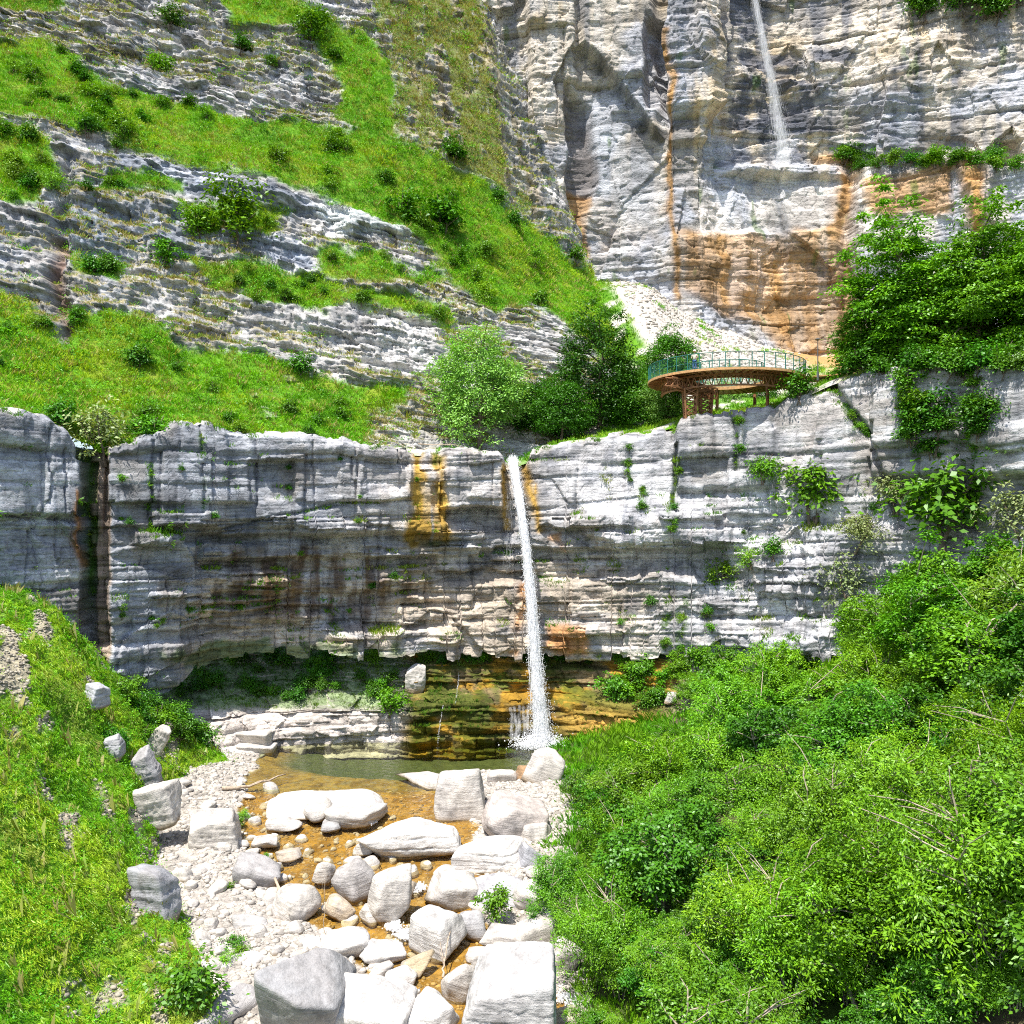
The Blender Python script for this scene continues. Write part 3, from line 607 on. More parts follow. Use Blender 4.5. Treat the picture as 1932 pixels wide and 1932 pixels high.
c = c * (1 - gm[:, None]) + gc * gm[:, None]
o = obj('hillside', mesh('hillside', v2, tint=np.clip(c, .01, .8), quads=gquads(*sh)), M_CLIFF_DIP); tag(o, kind='structure')
reg('hill', v2.reshape(*sh, 3), np.clip(gm + .55 * ledge, 0, 1)); HILL_DRY = np.clip(dry + ledge * 1.0, 0, 1)

# ================================================================ valley floor behind the rim
PC = [(640, [(93, 14), (108, 22), (125, 32), (148, 48)]), (760, [(92, 9.6), (108, 17), (125, 27), (148, 43)]), (850, [(92, 8.0), (108, 14), (125, 24), (148, 40)]), (960, [(92, 7.2), (108, 12), (125, 22), (148, 38)]), (1050, [(92, 8.8), (108, 14.5), (125, 27), (148, 43)]),
      (1200, [(92, 11), (108, 21.5), (125, 33), (148, 41.5)]), (1300, [(92, 12.2), (108, 20), (125, 28.6), (148, 37)]), (1450, [(92, 13), (108, 18.2), (125, 24), (148, 32)]), (1600, [(90, 15), (106, 19), (125, 23.5), (148, 29)]), (1800, [(86, 17), (104, 21), (125, 26), (148, 32)]), (2000, [(82, 20), (102, 23), (125, 28), (148, 34)]), (2200, [(80, 22), (100, 25), (125, 30), (148, 36)])]
C = []
for x, pr in PC:
    Yr = float(plan1(np.array([x]))[0]); zr = (HZ - float(np.interp(x, RIMX, RIMY))) * K * Yr
    row = [(Yr + 2.0, zr - .5), (Yr + 4.2, zr + .3)] + pr
    C.append([((x - 966) * K * Y, Y, z) for Y, z in row])
G = loft(np.swapaxes(np.array(C), 0, 1), .22); v = G.reshape(-1, 3); a, b = px_of(v)
nn = fbm(v[:, 0] * .5, v[:, 1] * .5, 0 * a, 5, 120); n2 = fbm(v[:, 0] * 2, v[:, 1] * 2, 0 * a, 3, 121)
v[:, 2] += (nn * .35 + n2 * .12) * sm(0, 3, v[:, 1] - 82)
scree = pmask(a + nn * 20, b + nn * 14, [(1130, 500), (1310, 565), (1400, 610), (1520, 680), (1540, 740), (1270, 760), (1225, 660)], 12)
orange = pmask(a + nn * 24, b + nn * 16, [(1350, 570), (1640, 570), (1640, 720), (1510, 690), (1400, 600)], 14)
gm = np.clip(1 - scree - orange, 0, 1) * sm(-.3, .1, nn + .1)
c = np.tile(np.array([.55, .50, .44]), (len(v), 1)) * (1 + .3 * n2)[:, None]
c = mixc(c, [.46, .25, .07], orange * .9); c = mixc(c, [.11, .27, .010], gm)
gm2 = np.maximum(gm, scree * sm(.25, .4, fbm(v[:, 0] * .35, v[:, 1] * .35, 0 * a, 3, 124)))
sc2 = pmask(a + nn * 10, b + nn * 10, [(690, 740), (790, 760), (830, 860), (700, 860)], 8); gm2 *= 1 - sc2; c = mixc(c, [.52, .48, .42], sc2)
o = obj('valley_ground', mesh('valley_ground', v, tint=np.clip(c, .01, .8), quads=gquads(*G.shape[:2])), M_GROUND); tag(o, kind='structure')
reg('valley', v.reshape(G.shape), gm2)

# ================================================================ the high cliff
FX = np.array([820, 900, 1000, 1060, 1110, 1180, 1240, 1262, 1340, 1372, 1400, 1470, 1560, 1640, 1800, 1932, 2250.])
FYD = np.array([140, 139, 137.5, 138, 139.5, 139, 138, 136.8, 137, 139.5, 142, 144, 143, 140.5, 136.5, 133, 124.])
plan2 = lambda x: smooth_interp(x, FX, FYD, 14)
ss, cx, cX, cY, cnx, cny, Z = wall(830, 2240, plan2, .16, lambda x, Y: np.full(x.shape, 17.), lambda x, Y: np.full(x.shape, 108.), .155)
nr, nc = Z.shape; S2 = np.broadcast_to(ss, Z.shape); px = np.broadcast_to(cx, Z.shape); py = HZ - Z / (K * cY)[None]
wob = fbm(S2 * .2, Z * .2, 0 * Z, 4, 130); pxw = px + wob * 12; pyw = py + wob * 9
d, tone = bed(S2, Z - .02 * S2, [(6.5, 12, .55, .5), (2.0, 7, .24, .7), (.6, 3.0, .09, 1.0)], 131)
calm = pmask(pxw, pyw, [(1090, -200), (1220, -200), (1220, 130), (1110, 60)], 10) + pmask(pxw, pyw, [(1110, 180), (1240, 300), (1250, 430), (1110, 330)], 16) + pmask(pxw, pyw, [(1340, 335), (1600, 330), (1600, 440), (1340, 440)], 10)
calm = np.clip(calm + .7 * pmask(pxw, pyw, [(1120, 190), (1370, 270), (1372, 430), (1290, 430), (1120, 400)], 16), 0, 1); D = d * (1 - .8 * calm) + 1.0 * fbm(S2 * .09, Z * .07, 0 * Z, 4, 132) + .15 * fbm(S2 * .6, Z * .6, 0 * Z, 4, 133)
up = pmask(pxw, pyw, [(1090, -300), (1214, -300), (1228, 40), (1240, 250), (1170, 150), (1105, 70)], 5)
wS = S2 + 1.0 * fbm(S2 * .25, Z * .25, 0 * Z, 3, 162); wZ = Z + .8 * fbm(S2 * .25, Z * .25, 0 * Z + 7, 3, 163)
D -= .06 * np.maximum(Z - 18, 0)
D += 1.5 * facets(S2 + .35 * (wS - S2), Z * .55, 8.0, .9, 164) * (1 - .6 * np.clip(calm, 0, 1)) + .42 * facets(wS, wZ * .8, 2.8, 1.2, 165) * (1 - .75 * np.clip(calm, 0, 1)) + .26 * facets(wS, wZ, 1.0, 1.5, 166)
D += 2.6 * up - 2.0 * pmask(pxw, pyw, [(1078, 140), (1122, 190), (1124, 330), (1098, 420), (1080, 330)], 8)
D -= 3.6 * box(1215, 1250, 20, 190, 5, 14)
D += 3.6 * box(1250, 1366, -400, 205, 5, 12) + 1.2 * box(1255, 1350, 205, 262, 6, 8)
D += 1.6 * pmask(pxw, pyw, [(980, -300), (1085, -300), (1100, 120), (1075, 380), (1040, 430), (1000, 300)], 10)
D -= 1.5 * box(1374, 1392, -400, 310, 5, 10)
for yy, am in ((60, .8), (120, .9), (178, 1.0), (230, .9), (282, .8)): D += am * sm(1380, 1420, pxw) * (1 - sm(1640, 1800, pxw)) * np.clip((np.abs(((pyw - yy + 30 * vn(S2 * .06, yy, 0, 6)) / 28)) < 1) * (1 - (pyw - yy) / 28), 0, 1.6) * .45
D += sm(1372, 1392, pxw) * (1 - sm(1580, 1600, pxw)) * (2.6 * sm(292, 318, pyw) - 1.7 * sm(322, 332, pyw) + .8 * sm(340, 430, pyw) + 1.0 * sm(432, 446, pyw) - .9 * sm(552, 572, pyw) * (1 - sm(590, 610, pyw)))
D += sm(1180, 1300, pxw) * (1 - sm(1372, 1392, pxw)) * 1.2 * sm(425, 445, pyw)
D += sm(1590, 1640, pxw) * 4.0 * sm(298, 312, pyw) + 3.0 * sm(560, 720, pyw)
D += 1.6 * pmask(pxw, pyw, [(1800, 310), (1870, 320), (1860, 440), (1830, 440)], 8)
D -= 2.2 * box(1893, 1925, 252, 300, 4, 4)
D += 1.0 * pmask(pxw, pyw, [(1480, 60), (1830, 40), (1830, 150), (1700, 190), (1480, 180)], 20)
X3 = cX[None] + cnx[None] * D; Y3 = cY[None] + cny[None] * D
Gc = np.stack([X3, Y3, Z], -1)
PX, PY, SS, ZZ = f(pxw), f(pyw), f(S2), f(Z)
PX = PX + 24 * fbm(SS * .3, ZZ * .16, 0 * SS, 5, 138); PY = PY + 12 * fbm(SS * .35, ZZ * .35, 0 * SS + 5, 4, 139)
n0 = fbm(SS * .12, ZZ * .15, 0 * SS, 4, 140); nv = fbm(SS * .55, ZZ * .035, 0 * SS, 4, 141); nb = fbm(SS * .05, ZZ * .9, 0 * SS, 4, 142); n5 = fbm(SS * .5, ZZ * .5, 0 * SS, 4, 143)
c = np.tile(np.array([.62, .55, .455]), (PX.size, 1))
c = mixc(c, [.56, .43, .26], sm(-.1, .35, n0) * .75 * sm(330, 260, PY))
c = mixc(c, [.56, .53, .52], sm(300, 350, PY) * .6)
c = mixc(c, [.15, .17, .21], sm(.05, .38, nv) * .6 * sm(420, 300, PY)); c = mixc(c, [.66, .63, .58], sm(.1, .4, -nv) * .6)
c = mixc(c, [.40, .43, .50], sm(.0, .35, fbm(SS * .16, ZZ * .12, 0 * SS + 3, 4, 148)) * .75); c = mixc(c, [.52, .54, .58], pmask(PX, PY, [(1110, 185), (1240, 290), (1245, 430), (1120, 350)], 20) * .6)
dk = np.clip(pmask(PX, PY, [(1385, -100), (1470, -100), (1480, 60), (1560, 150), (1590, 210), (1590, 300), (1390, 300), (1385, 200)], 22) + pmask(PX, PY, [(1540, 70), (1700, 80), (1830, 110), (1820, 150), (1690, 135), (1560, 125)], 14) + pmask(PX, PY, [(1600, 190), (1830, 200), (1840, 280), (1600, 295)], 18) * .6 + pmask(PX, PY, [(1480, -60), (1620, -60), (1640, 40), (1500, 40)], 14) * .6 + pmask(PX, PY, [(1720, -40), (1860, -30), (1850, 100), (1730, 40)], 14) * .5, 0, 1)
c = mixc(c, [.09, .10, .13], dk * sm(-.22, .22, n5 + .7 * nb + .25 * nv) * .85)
ck = pmask(PX, PY, [(1078, 140), (1122, 190), (1124, 330), (1098, 420), (1080, 330)], 10); c = mixc(c, [.16, .135, .12], ck * .8)  # shade of the chimney recess painted into the colour, same outline as the inset
c = mixc(c, [.11, .105, .10], pmask(PX, PY, [(1105, 62), (1170, 140), (1245, 250), (1245, 280), (1160, 190), (1090, 110)], 8) * sm(-.3, .2, n5) * .8)  # overhang shadow painted as a dark band along the slab's lower edge
org = np.clip(pmask(PX, PY, [(1290, 428), (1400, 447), (1560, 432), (1610, 460), (1640, 720), (1480, 700), (1400, 615), (1300, 545)], 12) * (.72 + .5 * nv) + streak(PX, PY, [(1256, 60), (1258, 200), (1264, 330)], 8) + streak(PX, PY, [(1264, 330), (1275, 450), (1282, 560)], 10) * .9 + pmask(PX, PY, [(1086, 350), (1112, 360), (1108, 480), (1090, 480)], 5) * .8 + streak(PX, PY, [(1592, 330), (1578, 440)], 16) + pmask(PX, PY, [(1620, 335), (1800, 322), (1790, 410), (1640, 410)], 9) * .75 + streak(PX, PY, [(1830, 320), (1840, 430)], 20) + streak(PX, PY, [(1560, 290), (1610, 300)], 12) * .8, 0, 1)
c = mixc(c, [.47, .27, .105], np.clip(org * 1.15, 0, 1) * np.clip(.95 + .3 * n5, 0, 1))
c = mixc(c, [.16, .09, .035], org * sm(.15, .45, nb + .5 * n5) * .6)
c = mixc(c, [.60, .58, .55], streak(PX, PY, [(1478, 330), (1480, 440)], 30) * .5)
c = mixc(c, [.07, .15, .015], np.clip(sm(.45, .6, fbm(SS * .4, ZZ * .15, 0 * SS, 4, 147)) * .6, 0, 1))
c *= (1 + .42 * f(tone))[:, None]
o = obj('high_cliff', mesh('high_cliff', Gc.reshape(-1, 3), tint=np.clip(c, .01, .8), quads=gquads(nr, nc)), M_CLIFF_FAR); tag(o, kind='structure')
reg('high', Gc)

# ================================================================ foreground hillside on the left and wooded slope on the right
FC = [(-420, [(1000, 58), (1140, 46), (1400, 36), (1900, 25), (2600, 17)]),
      (-200, [(1040, 62), (1170, 50), (1420, 40), (1850, 28.5), (2600, 20)]),
      (0, [(1103, 64), (1225, 54), (1440, 45), (1850, 32.5), (2600, 22.5)]),
      (100, [(1150, 65), (1275, 56), (1480, 47.5), (1870, 34.5), (2600, 23.5)]),
      (180, [(1248, 67), (1335, 59), (1520, 49.5), (1880, 36), (2600, 24.5)]),
      (262, [(1325, 70), (1400, 63), (1560, 52.5), (1890, 37), (2600, 25.3)]),
      (330, [(1375, 72), (1455, 66), (285, 1590, 54), (345, 1890, 37.6), (2600, 25.8)]),
      (400, [(1415, 72.5), (350, 1505, 66), (325, 1625, 54.6), (402, 1905, 38), (440, 2600, 26)]),
      (470, [(1480, 71), (385, 1575, 65.5), (362, 1700, 55.5), (455, 1990, 38.6), (490, 2700, 26.4)])]
C = np.array([[P(p[0] if len(p) == 3 else x, p[-2], p[-1]) for p in prof] for x, prof in FC])
C0 = C[:, :1].copy(); C0[:, :, 1] += 6; C0[:, :, 2] -= 5          # the far side drops away
C = np.concatenate([C0, C], 1)
G = loft(np.swapaxes(C, 0, 1), .13); v = G.reshape(-1, 3); sh = G.shape[:2]; a, b = px_of(v)
nn = fbm(v[:, 0] * .3, v[:, 1] * .3, v[:, 2] * .3, 4, 160); n2 = fbm(v[:, 0] * 1.4, v[:, 1] * 1.4, v[:, 2] * 1.4, 3, 161)
Ng = gnormals(G).reshape(-1, 3); Ng[Ng[:, 2] < 0] *= -1
n3 = fbm(v[:, 0] * .7, v[:, 1] * .7, v[:, 2] * .7, 3, 163); v += Ng * (nn * .8 + n3 * .35 + n2 * .16)[:, None]
bare = np.clip(sum(pmask(a + nn * 16 + n2 * 10, b + nn * 16 + n2 * 10, p, 9) for p in ([(0, 1205), (40, 1260), (70, 1340), (40, 1330), (0, 1270)], [(60, 1440), (150, 1540), (160, 1600), (110, 1560)], [(170, 1450), (215, 1560), (200, 1590)], [(120, 1850), (230, 1840), (240, 1900), (130, 1920)], [(255, 1770), (330, 1780), (320, 1850), (270, 1830)], [(240, 1560), (290, 1590), (320, 1640), (280, 1640)], [(280, 1350), (330, 1420), (340, 1470), (300, 1430)])), 0, 1) * sm(-.35, .1, n2)
st = fbm((v[:, 0] + .4 * v[:, 1]) * .9, v[:, 2] * .25, v[:, 1] * .25, 4, 164); bare = np.maximum(bare, sm(.26, .42, st + .25 * nn) * .9)
gm = 1 - bare
c = np.tile(np.array([.11, .26, .008]), (len(v), 1)); c = mixc(c, [.30, .30, .05], sm(.05, .5, nn + .5 * n2) * .6); c = mixc(c, [.42, .36, .27], bare)
o = obj('grassy_bank', mesh('grassy_bank', v, tint=np.clip(c, .01, .8), quads=gquads(*sh)), M_GROUND); tag(o, kind='structure')
reg('fore', v.reshape(*sh, 3), gm); FORE_BARE = bare

def PZ(x, Y, z): return ((x - 966) * K * Y, Y, z)
RC = [[PZ(1060, 82, -17.6), PZ(1230, 79, -15.6), PZ(1400, 77, -13.2), PZ(1600, 73, -10), PZ(1800, 68, -7), PZ(2060, 61, -3), PZ(2500, 52, 2)],
      [PZ(1040, 76, -18.9), PZ(1210, 74, -16.4), PZ(1400, 71.5, -14), PZ(1600, 68, -11), PZ(1800, 63.5, -8), PZ(2060, 57, -4.5), PZ(2500, 49, 0)],
      [PZ(985, 66, -19.3), PZ(1200, 65, -17.2), PZ(1400, 63, -15.2), PZ(1600, 60, -12.6), PZ(1800, 57, -9.8), PZ(2060, 52, -6.5), PZ(2500, 45, -2)],
      [PZ(985, 56, -19.8), PZ(1200, 55, -18), PZ(1400, 54, -16.2), PZ(1600, 52, -13.8), PZ(1800, 50, -11.2), PZ(2060, 46, -8.2), PZ(2500, 40, -4)],
      [PZ(1040, 47, -20.6), PZ(1220, 46, -18.6), PZ(1400, 45, -17.2), PZ(1600, 44, -15), PZ(1800, 42.5, -12.8), PZ(2060, 40, -10), PZ(2500, 36, -7)],
      [PZ(1090, 38, -21.4), PZ(1240, 37.5, -19.6), PZ(1400, 37, -18.4), PZ(1600, 36, -16.6), PZ(1800, 35, -14.8), PZ(2060, 33, -12.6), PZ(2500, 31, -10)],
      [PZ(1130, 28, -22.5), PZ(1250, 28, -21), PZ(1400, 28, -20), PZ(1600, 28, -18.6), PZ(1800, 28, -17), PZ(2060, 27, -15.5), PZ(2500, 26, -14)]]
G = loft(np.array(RC), .25); v = G.reshape(-1, 3); a, b = px_of(v)
nn = fbm(v[:, 0] * .3, v[:, 1] * .3, 0 * a, 4, 170); v[:, 2] += nn * .4
c = mixc(np.tile(np.array([.055, .095, .012]), (len(v), 1)), [.10, .085, .045], sm(-.1, .4, nn))
o = obj('wooded_slope', mesh('wooded_slope', v, tint=np.clip(c, .01, .8), quads=gquads(*G.shape[:2])), M_GROUND); tag(o, kind='structure')
reg('right', v.reshape(G.shape)); RG = np.array(RC)
# ================================================================ foliage builders
def leaves(centers, axis, nrm, Ln, Wd, tint):
    """one folded leaf (4 corners) per row"""
    ax_ = axis / (np.linalg.norm(axis, axis=1, keepdims=True) + 1e-9)
    sd_ = np.cross(ax_, nrm); sd_ /= (np.linalg.norm(sd_, axis=1, keepdims=True) + 1e-9)
    up = np.cross(sd_, ax_); Ln = Ln[:, None]; Wd = Wd[:, None]
    v = np.stack([centers - ax_ * Ln * .5, centers + sd_ * Wd * .5 + up * Wd * .12 - ax_ * Ln * .05, centers + ax_ * Ln * .5 - up * Ln * .1, centers - sd_ * Wd * .5 + up * Wd * .12 - ax_ * Ln * .05], 1)
    return v.reshape(-1, 3), np.repeat(tint, 4, axis=0)
def leaf_mesh(name, v, t, smooth=False):
    return mesh(name, v, tint=np.clip(t, .003, .9), quads=np.arange(len(v)).reshape(-1, 4), smooth=smooth)
def rand_unit(r, n):
    d = r.normal(size=(n, 3)); return d / np.linalg.norm(d, axis=1, keepdims=True)
def crown(name, seed, cen, rad, nclump, per, rc, L, W, col, col2, flat=.55, droop=.25, shell=.55, ragged=.25, under=.0):
    """leaf clumps spread through an uneven crown; returns mesh and clump centres"""
    r = np.random.default_rng(seed); d = rand_unit(r, nclump * 2); d = d[d[:, 2] > -.55 - under][:nclump]; n = len(d)
    k = (shell + (1 - shell) * r.random(n)) * (1 + ragged * fbm(d[:, 0] * 1.6, d[:, 1] * 1.6, d[:, 2] * 1.6, 3, seed) * 2)
    cc = np.array(cen) + d * np.array(rad) * k[:, None]
    m = (per * r.uniform(.5, 1.4, n)).astype(int); idx = np.repeat(np.arange(n), m); N = len(idx)
    sz = rc * r.uniform(.6, 1.35, n)
    offs = r.normal(size=(N, 3)) * np.array([1, 1, flat]) * sz[idx][:, None] * .6
    c = cc[idx] + offs; c[:, 2] -= droop * (np.hypot(offs[:, 0], offs[:, 1]) ** 2) / (sz[idx] + .01)
    axis = offs * np.array([1, 1, .5]) + rand_unit(r, N) * sz[idx][:, None] * .35 + np.array([0, 0, -.22]) * sz[idx][:, None]
    nr_ = np.array([0, 0, 1.0]) + rand_unit(r, N) * .75 + d[idx] * .35
    t = r.random(n)[idx] * .6 + r.random(N) * .4
    tc_ = np.array(col)[None] * (1 - t[:, None]) + np.array(col2)[None] * t[:, None]; tc_ *= r.uniform(.72, 1.2, (N, 1))
    v, tt = leaves(c, axis, nr_, L * r.uniform(.7, 1.3, N), W * r.uniform(.7, 1.3, N), tc_)
    return leaf_mesh(name, v, tt), cc
def limbs(seed, H, cc, r0, stems=1, spread=.3, nl=18):
    r = random.Random(seed); mb = MB(); pts_all = []
    for s in range(stems):
        a = r.uniform(0, 6.28); lean = spread * (.3 if stems == 1 else 1) * H
        tip = Vector((math.cos(a) * lean * r.uniform(.3, 1), math.sin(a) * lean * r.uniform(.3, 1), H * r.uniform(.72, .9)))
        pts = []; base = Vector((r.uniform(-.15, .15) * (stems > 1), r.uniform(-.15, .15) * (stems > 1), -.35))
        for k in range(7):
            t = k / 6; p = base.lerp(tip, t); p.x += (r.random() - .5) * .06 * H * t; p.y += (r.random() - .5) * .06 * H * t; pts.append(p)
        mb.tube(pts, [r0 * (1 - .85 * k / 6) + .012 for k in range(7)], 7); pts_all += pts[2:]
    idx = list(range(len(cc))); r.shuffle(idx)
    for i in idx[:nl]:
        q = Vector(cc[i]); a = min(pts_all, key=lambda p: (p - q).length + max(0, p.z - q.z + .3) * 2)
        q = q * 1.0 if (i % 3) else q + (q - Vector((0, 0, H * .5))) * .09; m = a.lerp(q, .55) + Vector((r.uniform(-.1, .1), r.uniform(-.1, .1), r.uniform(.0, .15))) * H * .3
        mb.tube([a, m, q], [r0 * .32 + .012, r0 * .2 + .012, .012], 5)
    return mesh('trunk', mb.v, mb.f)
G1 = (.075, .22, .006); G2 = (.16, .38, .009); GD = (.03, .12, .007); GD2 = (.055, .185, .007); GP = (.17, .36, .04); GP2 = (.30, .48, .09); GY1 = (.095, .25, .006); GY2 = (.22, .44, .011)
def tree_kind(seed, H, rad, col, col2, cz=.62, nclump=150, per=60, rc=.55, L=.17, W=.09, stems=1, r0=.1, nl=22, **k):
    me, cc = crown('crown', seed, (0, 0, H * cz), rad, nclump, per, rc, L, W, col, col2, **k)
    me.materials.append(M_LEAF); tr = limbs(seed, H, cc, r0, stems, .35 if stems > 1 else .2, nl); tr.materials.append(M_TWIG if seed < 310 else M_BARK)
    return tr, me
def plant(kind, name, loc, s=1.0, rz=0.0, label=None, cat='tree', group=None, tilt=(0, 0), sz=None, low=False):
    root = empty(name, loc); root.rotation_euler = (tilt[0], tilt[1], rz); root.scale = (s, s, sz or s)
    for n, me in (('trunk' if not low else 'stem', kind[0]), ('crown' if not low else 'foliage', kind[1])):
        c = bpy.data.objects.new(n, me); COL.objects.link(c); c.parent = root
    return tag(root, label, cat, group)

# ---------------------------------------------------------------- woods on the right bank
KW = [tree_kind(301, 5.6, (2.5, 2.5, 2.7), GY1, GY2, nclump=150, per=84, rc=.42, L=.23, W=.075, stems=4, r0=.06, droop=.6, flat=.8, shell=.25, ragged=.6, nl=34),
      tree_kind(302, 6.2, (2.6, 2.5, 2.9), G1, G2, nclump=155, per=84, rc=.42, L=.21, W=.12, stems=2, r0=.09, shell=.3, ragged=.6, nl=30),
      tree_kind(303, 5.0, (2.4, 2.6, 2.3), G1, GY2, nclump=140, per=84, rc=.40, L=.23, W=.08, stems=5, r0=.055, droop=.6, flat=.8, shell=.25, ragged=.65, nl=34),
      tree_kind(304, 6.6, (2.4, 2.4, 3.0), GD2, G2, nclump=150, per=84, rc=.44, L=.21, W=.14, stems=1, r0=.12, shell=.35, ragged=.55, nl=30),
      tree_kind(305, 4.4, (2.4, 2.3, 2.1), GD2, G1, nclump=140, per=80, rc=.38, L=.18, W=.11, stems=3, r0=.06, shell=.35, ragged=.55)]
KW += [tree_kind(306, 5.0, (2.4, 2.5, 2.3), GY1, GY2, nclump=210, per=105, rc=.40, L=.155, W=.055, stems=5, r0=.055, droop=.6, flat=.8, shell=.25, ragged=.65, nl=40),
      tree_kind(307, 6.0, (2.5, 2.5, 2.8), GD2, G2, nclump=210, per=105, rc=.42, L=.15, W=.085, stems=3, r0=.08, shell=.3, ragged=.6, nl=40)]
WL = ['yellow green thin leaved tree in the thicket on the right bank', 'mid green broad crowned tree in the thicket on the right bank', 'low spreading light green bush in the thicket on the right bank',
      'tall darker round leaved tree in the thicket on the right bank', 'dense dark green bush in the thicket on the right bank', 'fine leaved yellow green bush near the front of the right thicket', 'fine leaved mid green tree near the front of the right thicket']
WN = ['broadleaf_tree', 'broadleaf_tree', 'bush', 'broadleaf_tree', 'bush', 'bush', 'broadleaf_tree']
r = random.Random(5)
SILX = [980, 1040, 1100, 1180, 1250, 1290, 1330, 1400, 1480, 1560, 1590, 1640, 1760, 1932, 2300]; SILY = [1560, 1495, 1455, 1415, 1368, 1300, 1240, 1200, 1215, 1240, 1180, 1070, 1030, 1005, 950]
LFY = [1350, 1420, 1500, 1600, 1700, 1800, 1932, 2200]; LFX = [1230, 1120, 1020, 995, 1015, 1055, 1085, 1120]
def right_ground(u, v):
    A = cr(RG, np.array([v])); return Vector(cr(np.swapaxes(A, 0, 1), np.array([u]))[0, 0])
for v_, us in ((.35, np.arange(.75, 5.6, .62)), (1.0, np.arange(.85, 5.6, .55)), (1.7, np.arange(.40, 5.6, .5)), (2.35, np.arange(.22, 5.6, .5)), (3.0, np.arange(.2, 5.6, .5)), (3.65, np.arange(.2, 5.5, .5)), (4.3, np.arange(.12, 5.4, .52)), (5.0, np.arange(.05, 5.3, .55)), (5.5, np.arange(.2, 5.4, .6))):
    for u in us:
        uu = u + r.uniform(-.16, .16); p = right_ground(max(uu, .05), v_ + r.uniform(-.22, .22))
        x, y = (p.x / (K * p.y) + 966), HZ - p.z / (K * p.y)
        if uu < .5: k = r.choice([2, 4, 4])
        elif v_ > 3.3: k = r.choice([5, 5, 6, 5, 6, 4])
        elif uu > 3.2: k = r.choice([1, 3, 3, 1, 0])
        else: k = r.choice([0, 1, 2, 4, 0, 2, 3])
        s = r.uniform(.6, 1.12) * (.62 if uu < .45 else 1) * (.7 if v_ < .8 and uu < 2 else 1) * (1.15 if uu > 3.0 else 1) * (.72 if v_ < 1.2 and uu > 2.6 else 1)
        tone_ = fbm(np.array([p.x * .11]), np.array([p.y * .11]), np.array([.0]), 2, 77)[0]
        if tone_ > .18: k = r.choice([3, 4, 4]) if v_ < 3.3 else r.choice([6, 4])
        hk = (5.9, 6.6, 5.2, 7.2, 4.8, 5.2, 6.4)[k] * .95; kk_ = K * p.y
        s = min(s, (y - float(np.interp(x, SILX, SILY))) * kk_ / hk, (x - float(np.interp(y - 2.2 / kk_, LFY, LFX))) * kk_ / 1.9)
        if s < .3: continue
        plant(KW[k], WN[k], p, s, r.uniform(0, 6.28), WL[k], 'tree' if 'tree' in WN[k] else 'bush', 'thicket of trees and bushes on the right bank', (r.uniform(-.2, .2), r.uniform(-.3, .1)), s * r.uniform(.8, 1.08))

for u in np.arange(.3, 5.2, .3):
    for v_ in (4.55, 5.05, 5.4, 5.75):
        if v_ > 5.1 and u < 1.2: continue
        p = right_ground(u, v_ + r.uniform(-.15, .15)); k = r.choice([4, 5, 4])
        plant(KW[k], 'bush', p - Vector((0, 0, .3)), r.uniform(.36, .58), r.uniform(0, 6.28), 'low bush growing under the nearest trees of the thicket', 'bush', 'underwood of the thicket')
# ---------------------------------------------------------------- trees behind the rim and on the right cliff top
KBIG = [tree_kind(311, 9.5, (4.3, 4.0, 4.7), GP, GP2, cz=.52, nclump=420, per=55, rc=.75, L=.24, W=.12, r0=.2, nl=30, flat=.6, shell=.5, under=.3),
        tree_kind(312, 11, (3.6, 3.6, 5.4), GD, GD2, cz=.52, nclump=380, per=55, rc=.8, L=.26, W=.14, r0=.22, nl=30, ragged=.35, under=.3),
        tree_kind(313, 9, (4.0, 3.8, 4.2), GD2, G1, cz=.52, nclump=360, per=55, rc=.8, L=.26, W=.15, r0=.2, nl=30, under=.3),
        tree_kind(314, 12, (4.2, 4.0, 5.7), (.06, .21, .007), (.15, .40, .010), cz=.47, nclump=230, per=120, rc=.85, L=.27, W=.17, r0=.24, nl=40, flat=.30, droop=.2, ragged=.65, shell=.4, under=.45)]
def at(x, y, Y): return Vector(P(x, y, Y))
plant(KBIG[0], 'leafy_tree', at(905, 842, 88.5), 1.22, .3, 'large pale green tree standing behind the lip left of the waterfall', 'tree')
plant(KBIG[2], 'leafy_tree', at(1010, 838, 93), .8, 1.2, 'smaller mid green tree between the pale tree and the tall dark tree', 'tree')
plant(KBIG[1], 'leafy_tree', at(1130, 835, 94), 1.2, 2.2, 'tallest dark green pointed tree behind the rim right of the waterfall', 'tree')
plant(KBIG[2], 'leafy_tree', at(1060, 836, 89.5), .75, 4.2, 'low dark tree on the rim in front of the tall dark tree', 'tree')
plant(KBIG[2], 'leafy_tree', at(1200, 825, 93), .85, 5.2, 'green tree close to the left end of the viewing platform', 'tree')
plant(KBIG[0], 'leafy_tree', at(1255, 812, 90), .62, 1.9, 'small pale green tree below the left edge of the platform deck', 'tree')
plant(KBIG[2], 'leafy_tree', at(1268, 760, 103), .95, 3.3, 'round tree behind the green railing at the foot of the grassy slope', 'tree')
plant(KBIG[0], 'leafy_tree', at(1370, 800, 98), .55, .9, 'bushy tree seen under the platform between its thin posts', 'tree')
plant(KBIG[2], 'leafy_tree', at(1440, 795, 97), .5, 2.9, 'low bushy tree seen under the platform next to the rock edge', 'tree')
plant(KBIG[3], 'leafy_tree', at(1700, 700, 74), 1.12, .6, 'tall layered dark green tree at the edge of the right cliff top', 'tree')
plant(KBIG[3], 'leafy_tree', at(1640, 700, 76), .62, 2.6, 'small layered tree beside the tall one on the cliff top', 'tree')
plant(KBIG[3], 'leafy_tree', at(1845, 690, 71), 1.02, 3.7, 'second tall tree on the right cliff top, between two others', 'tree')
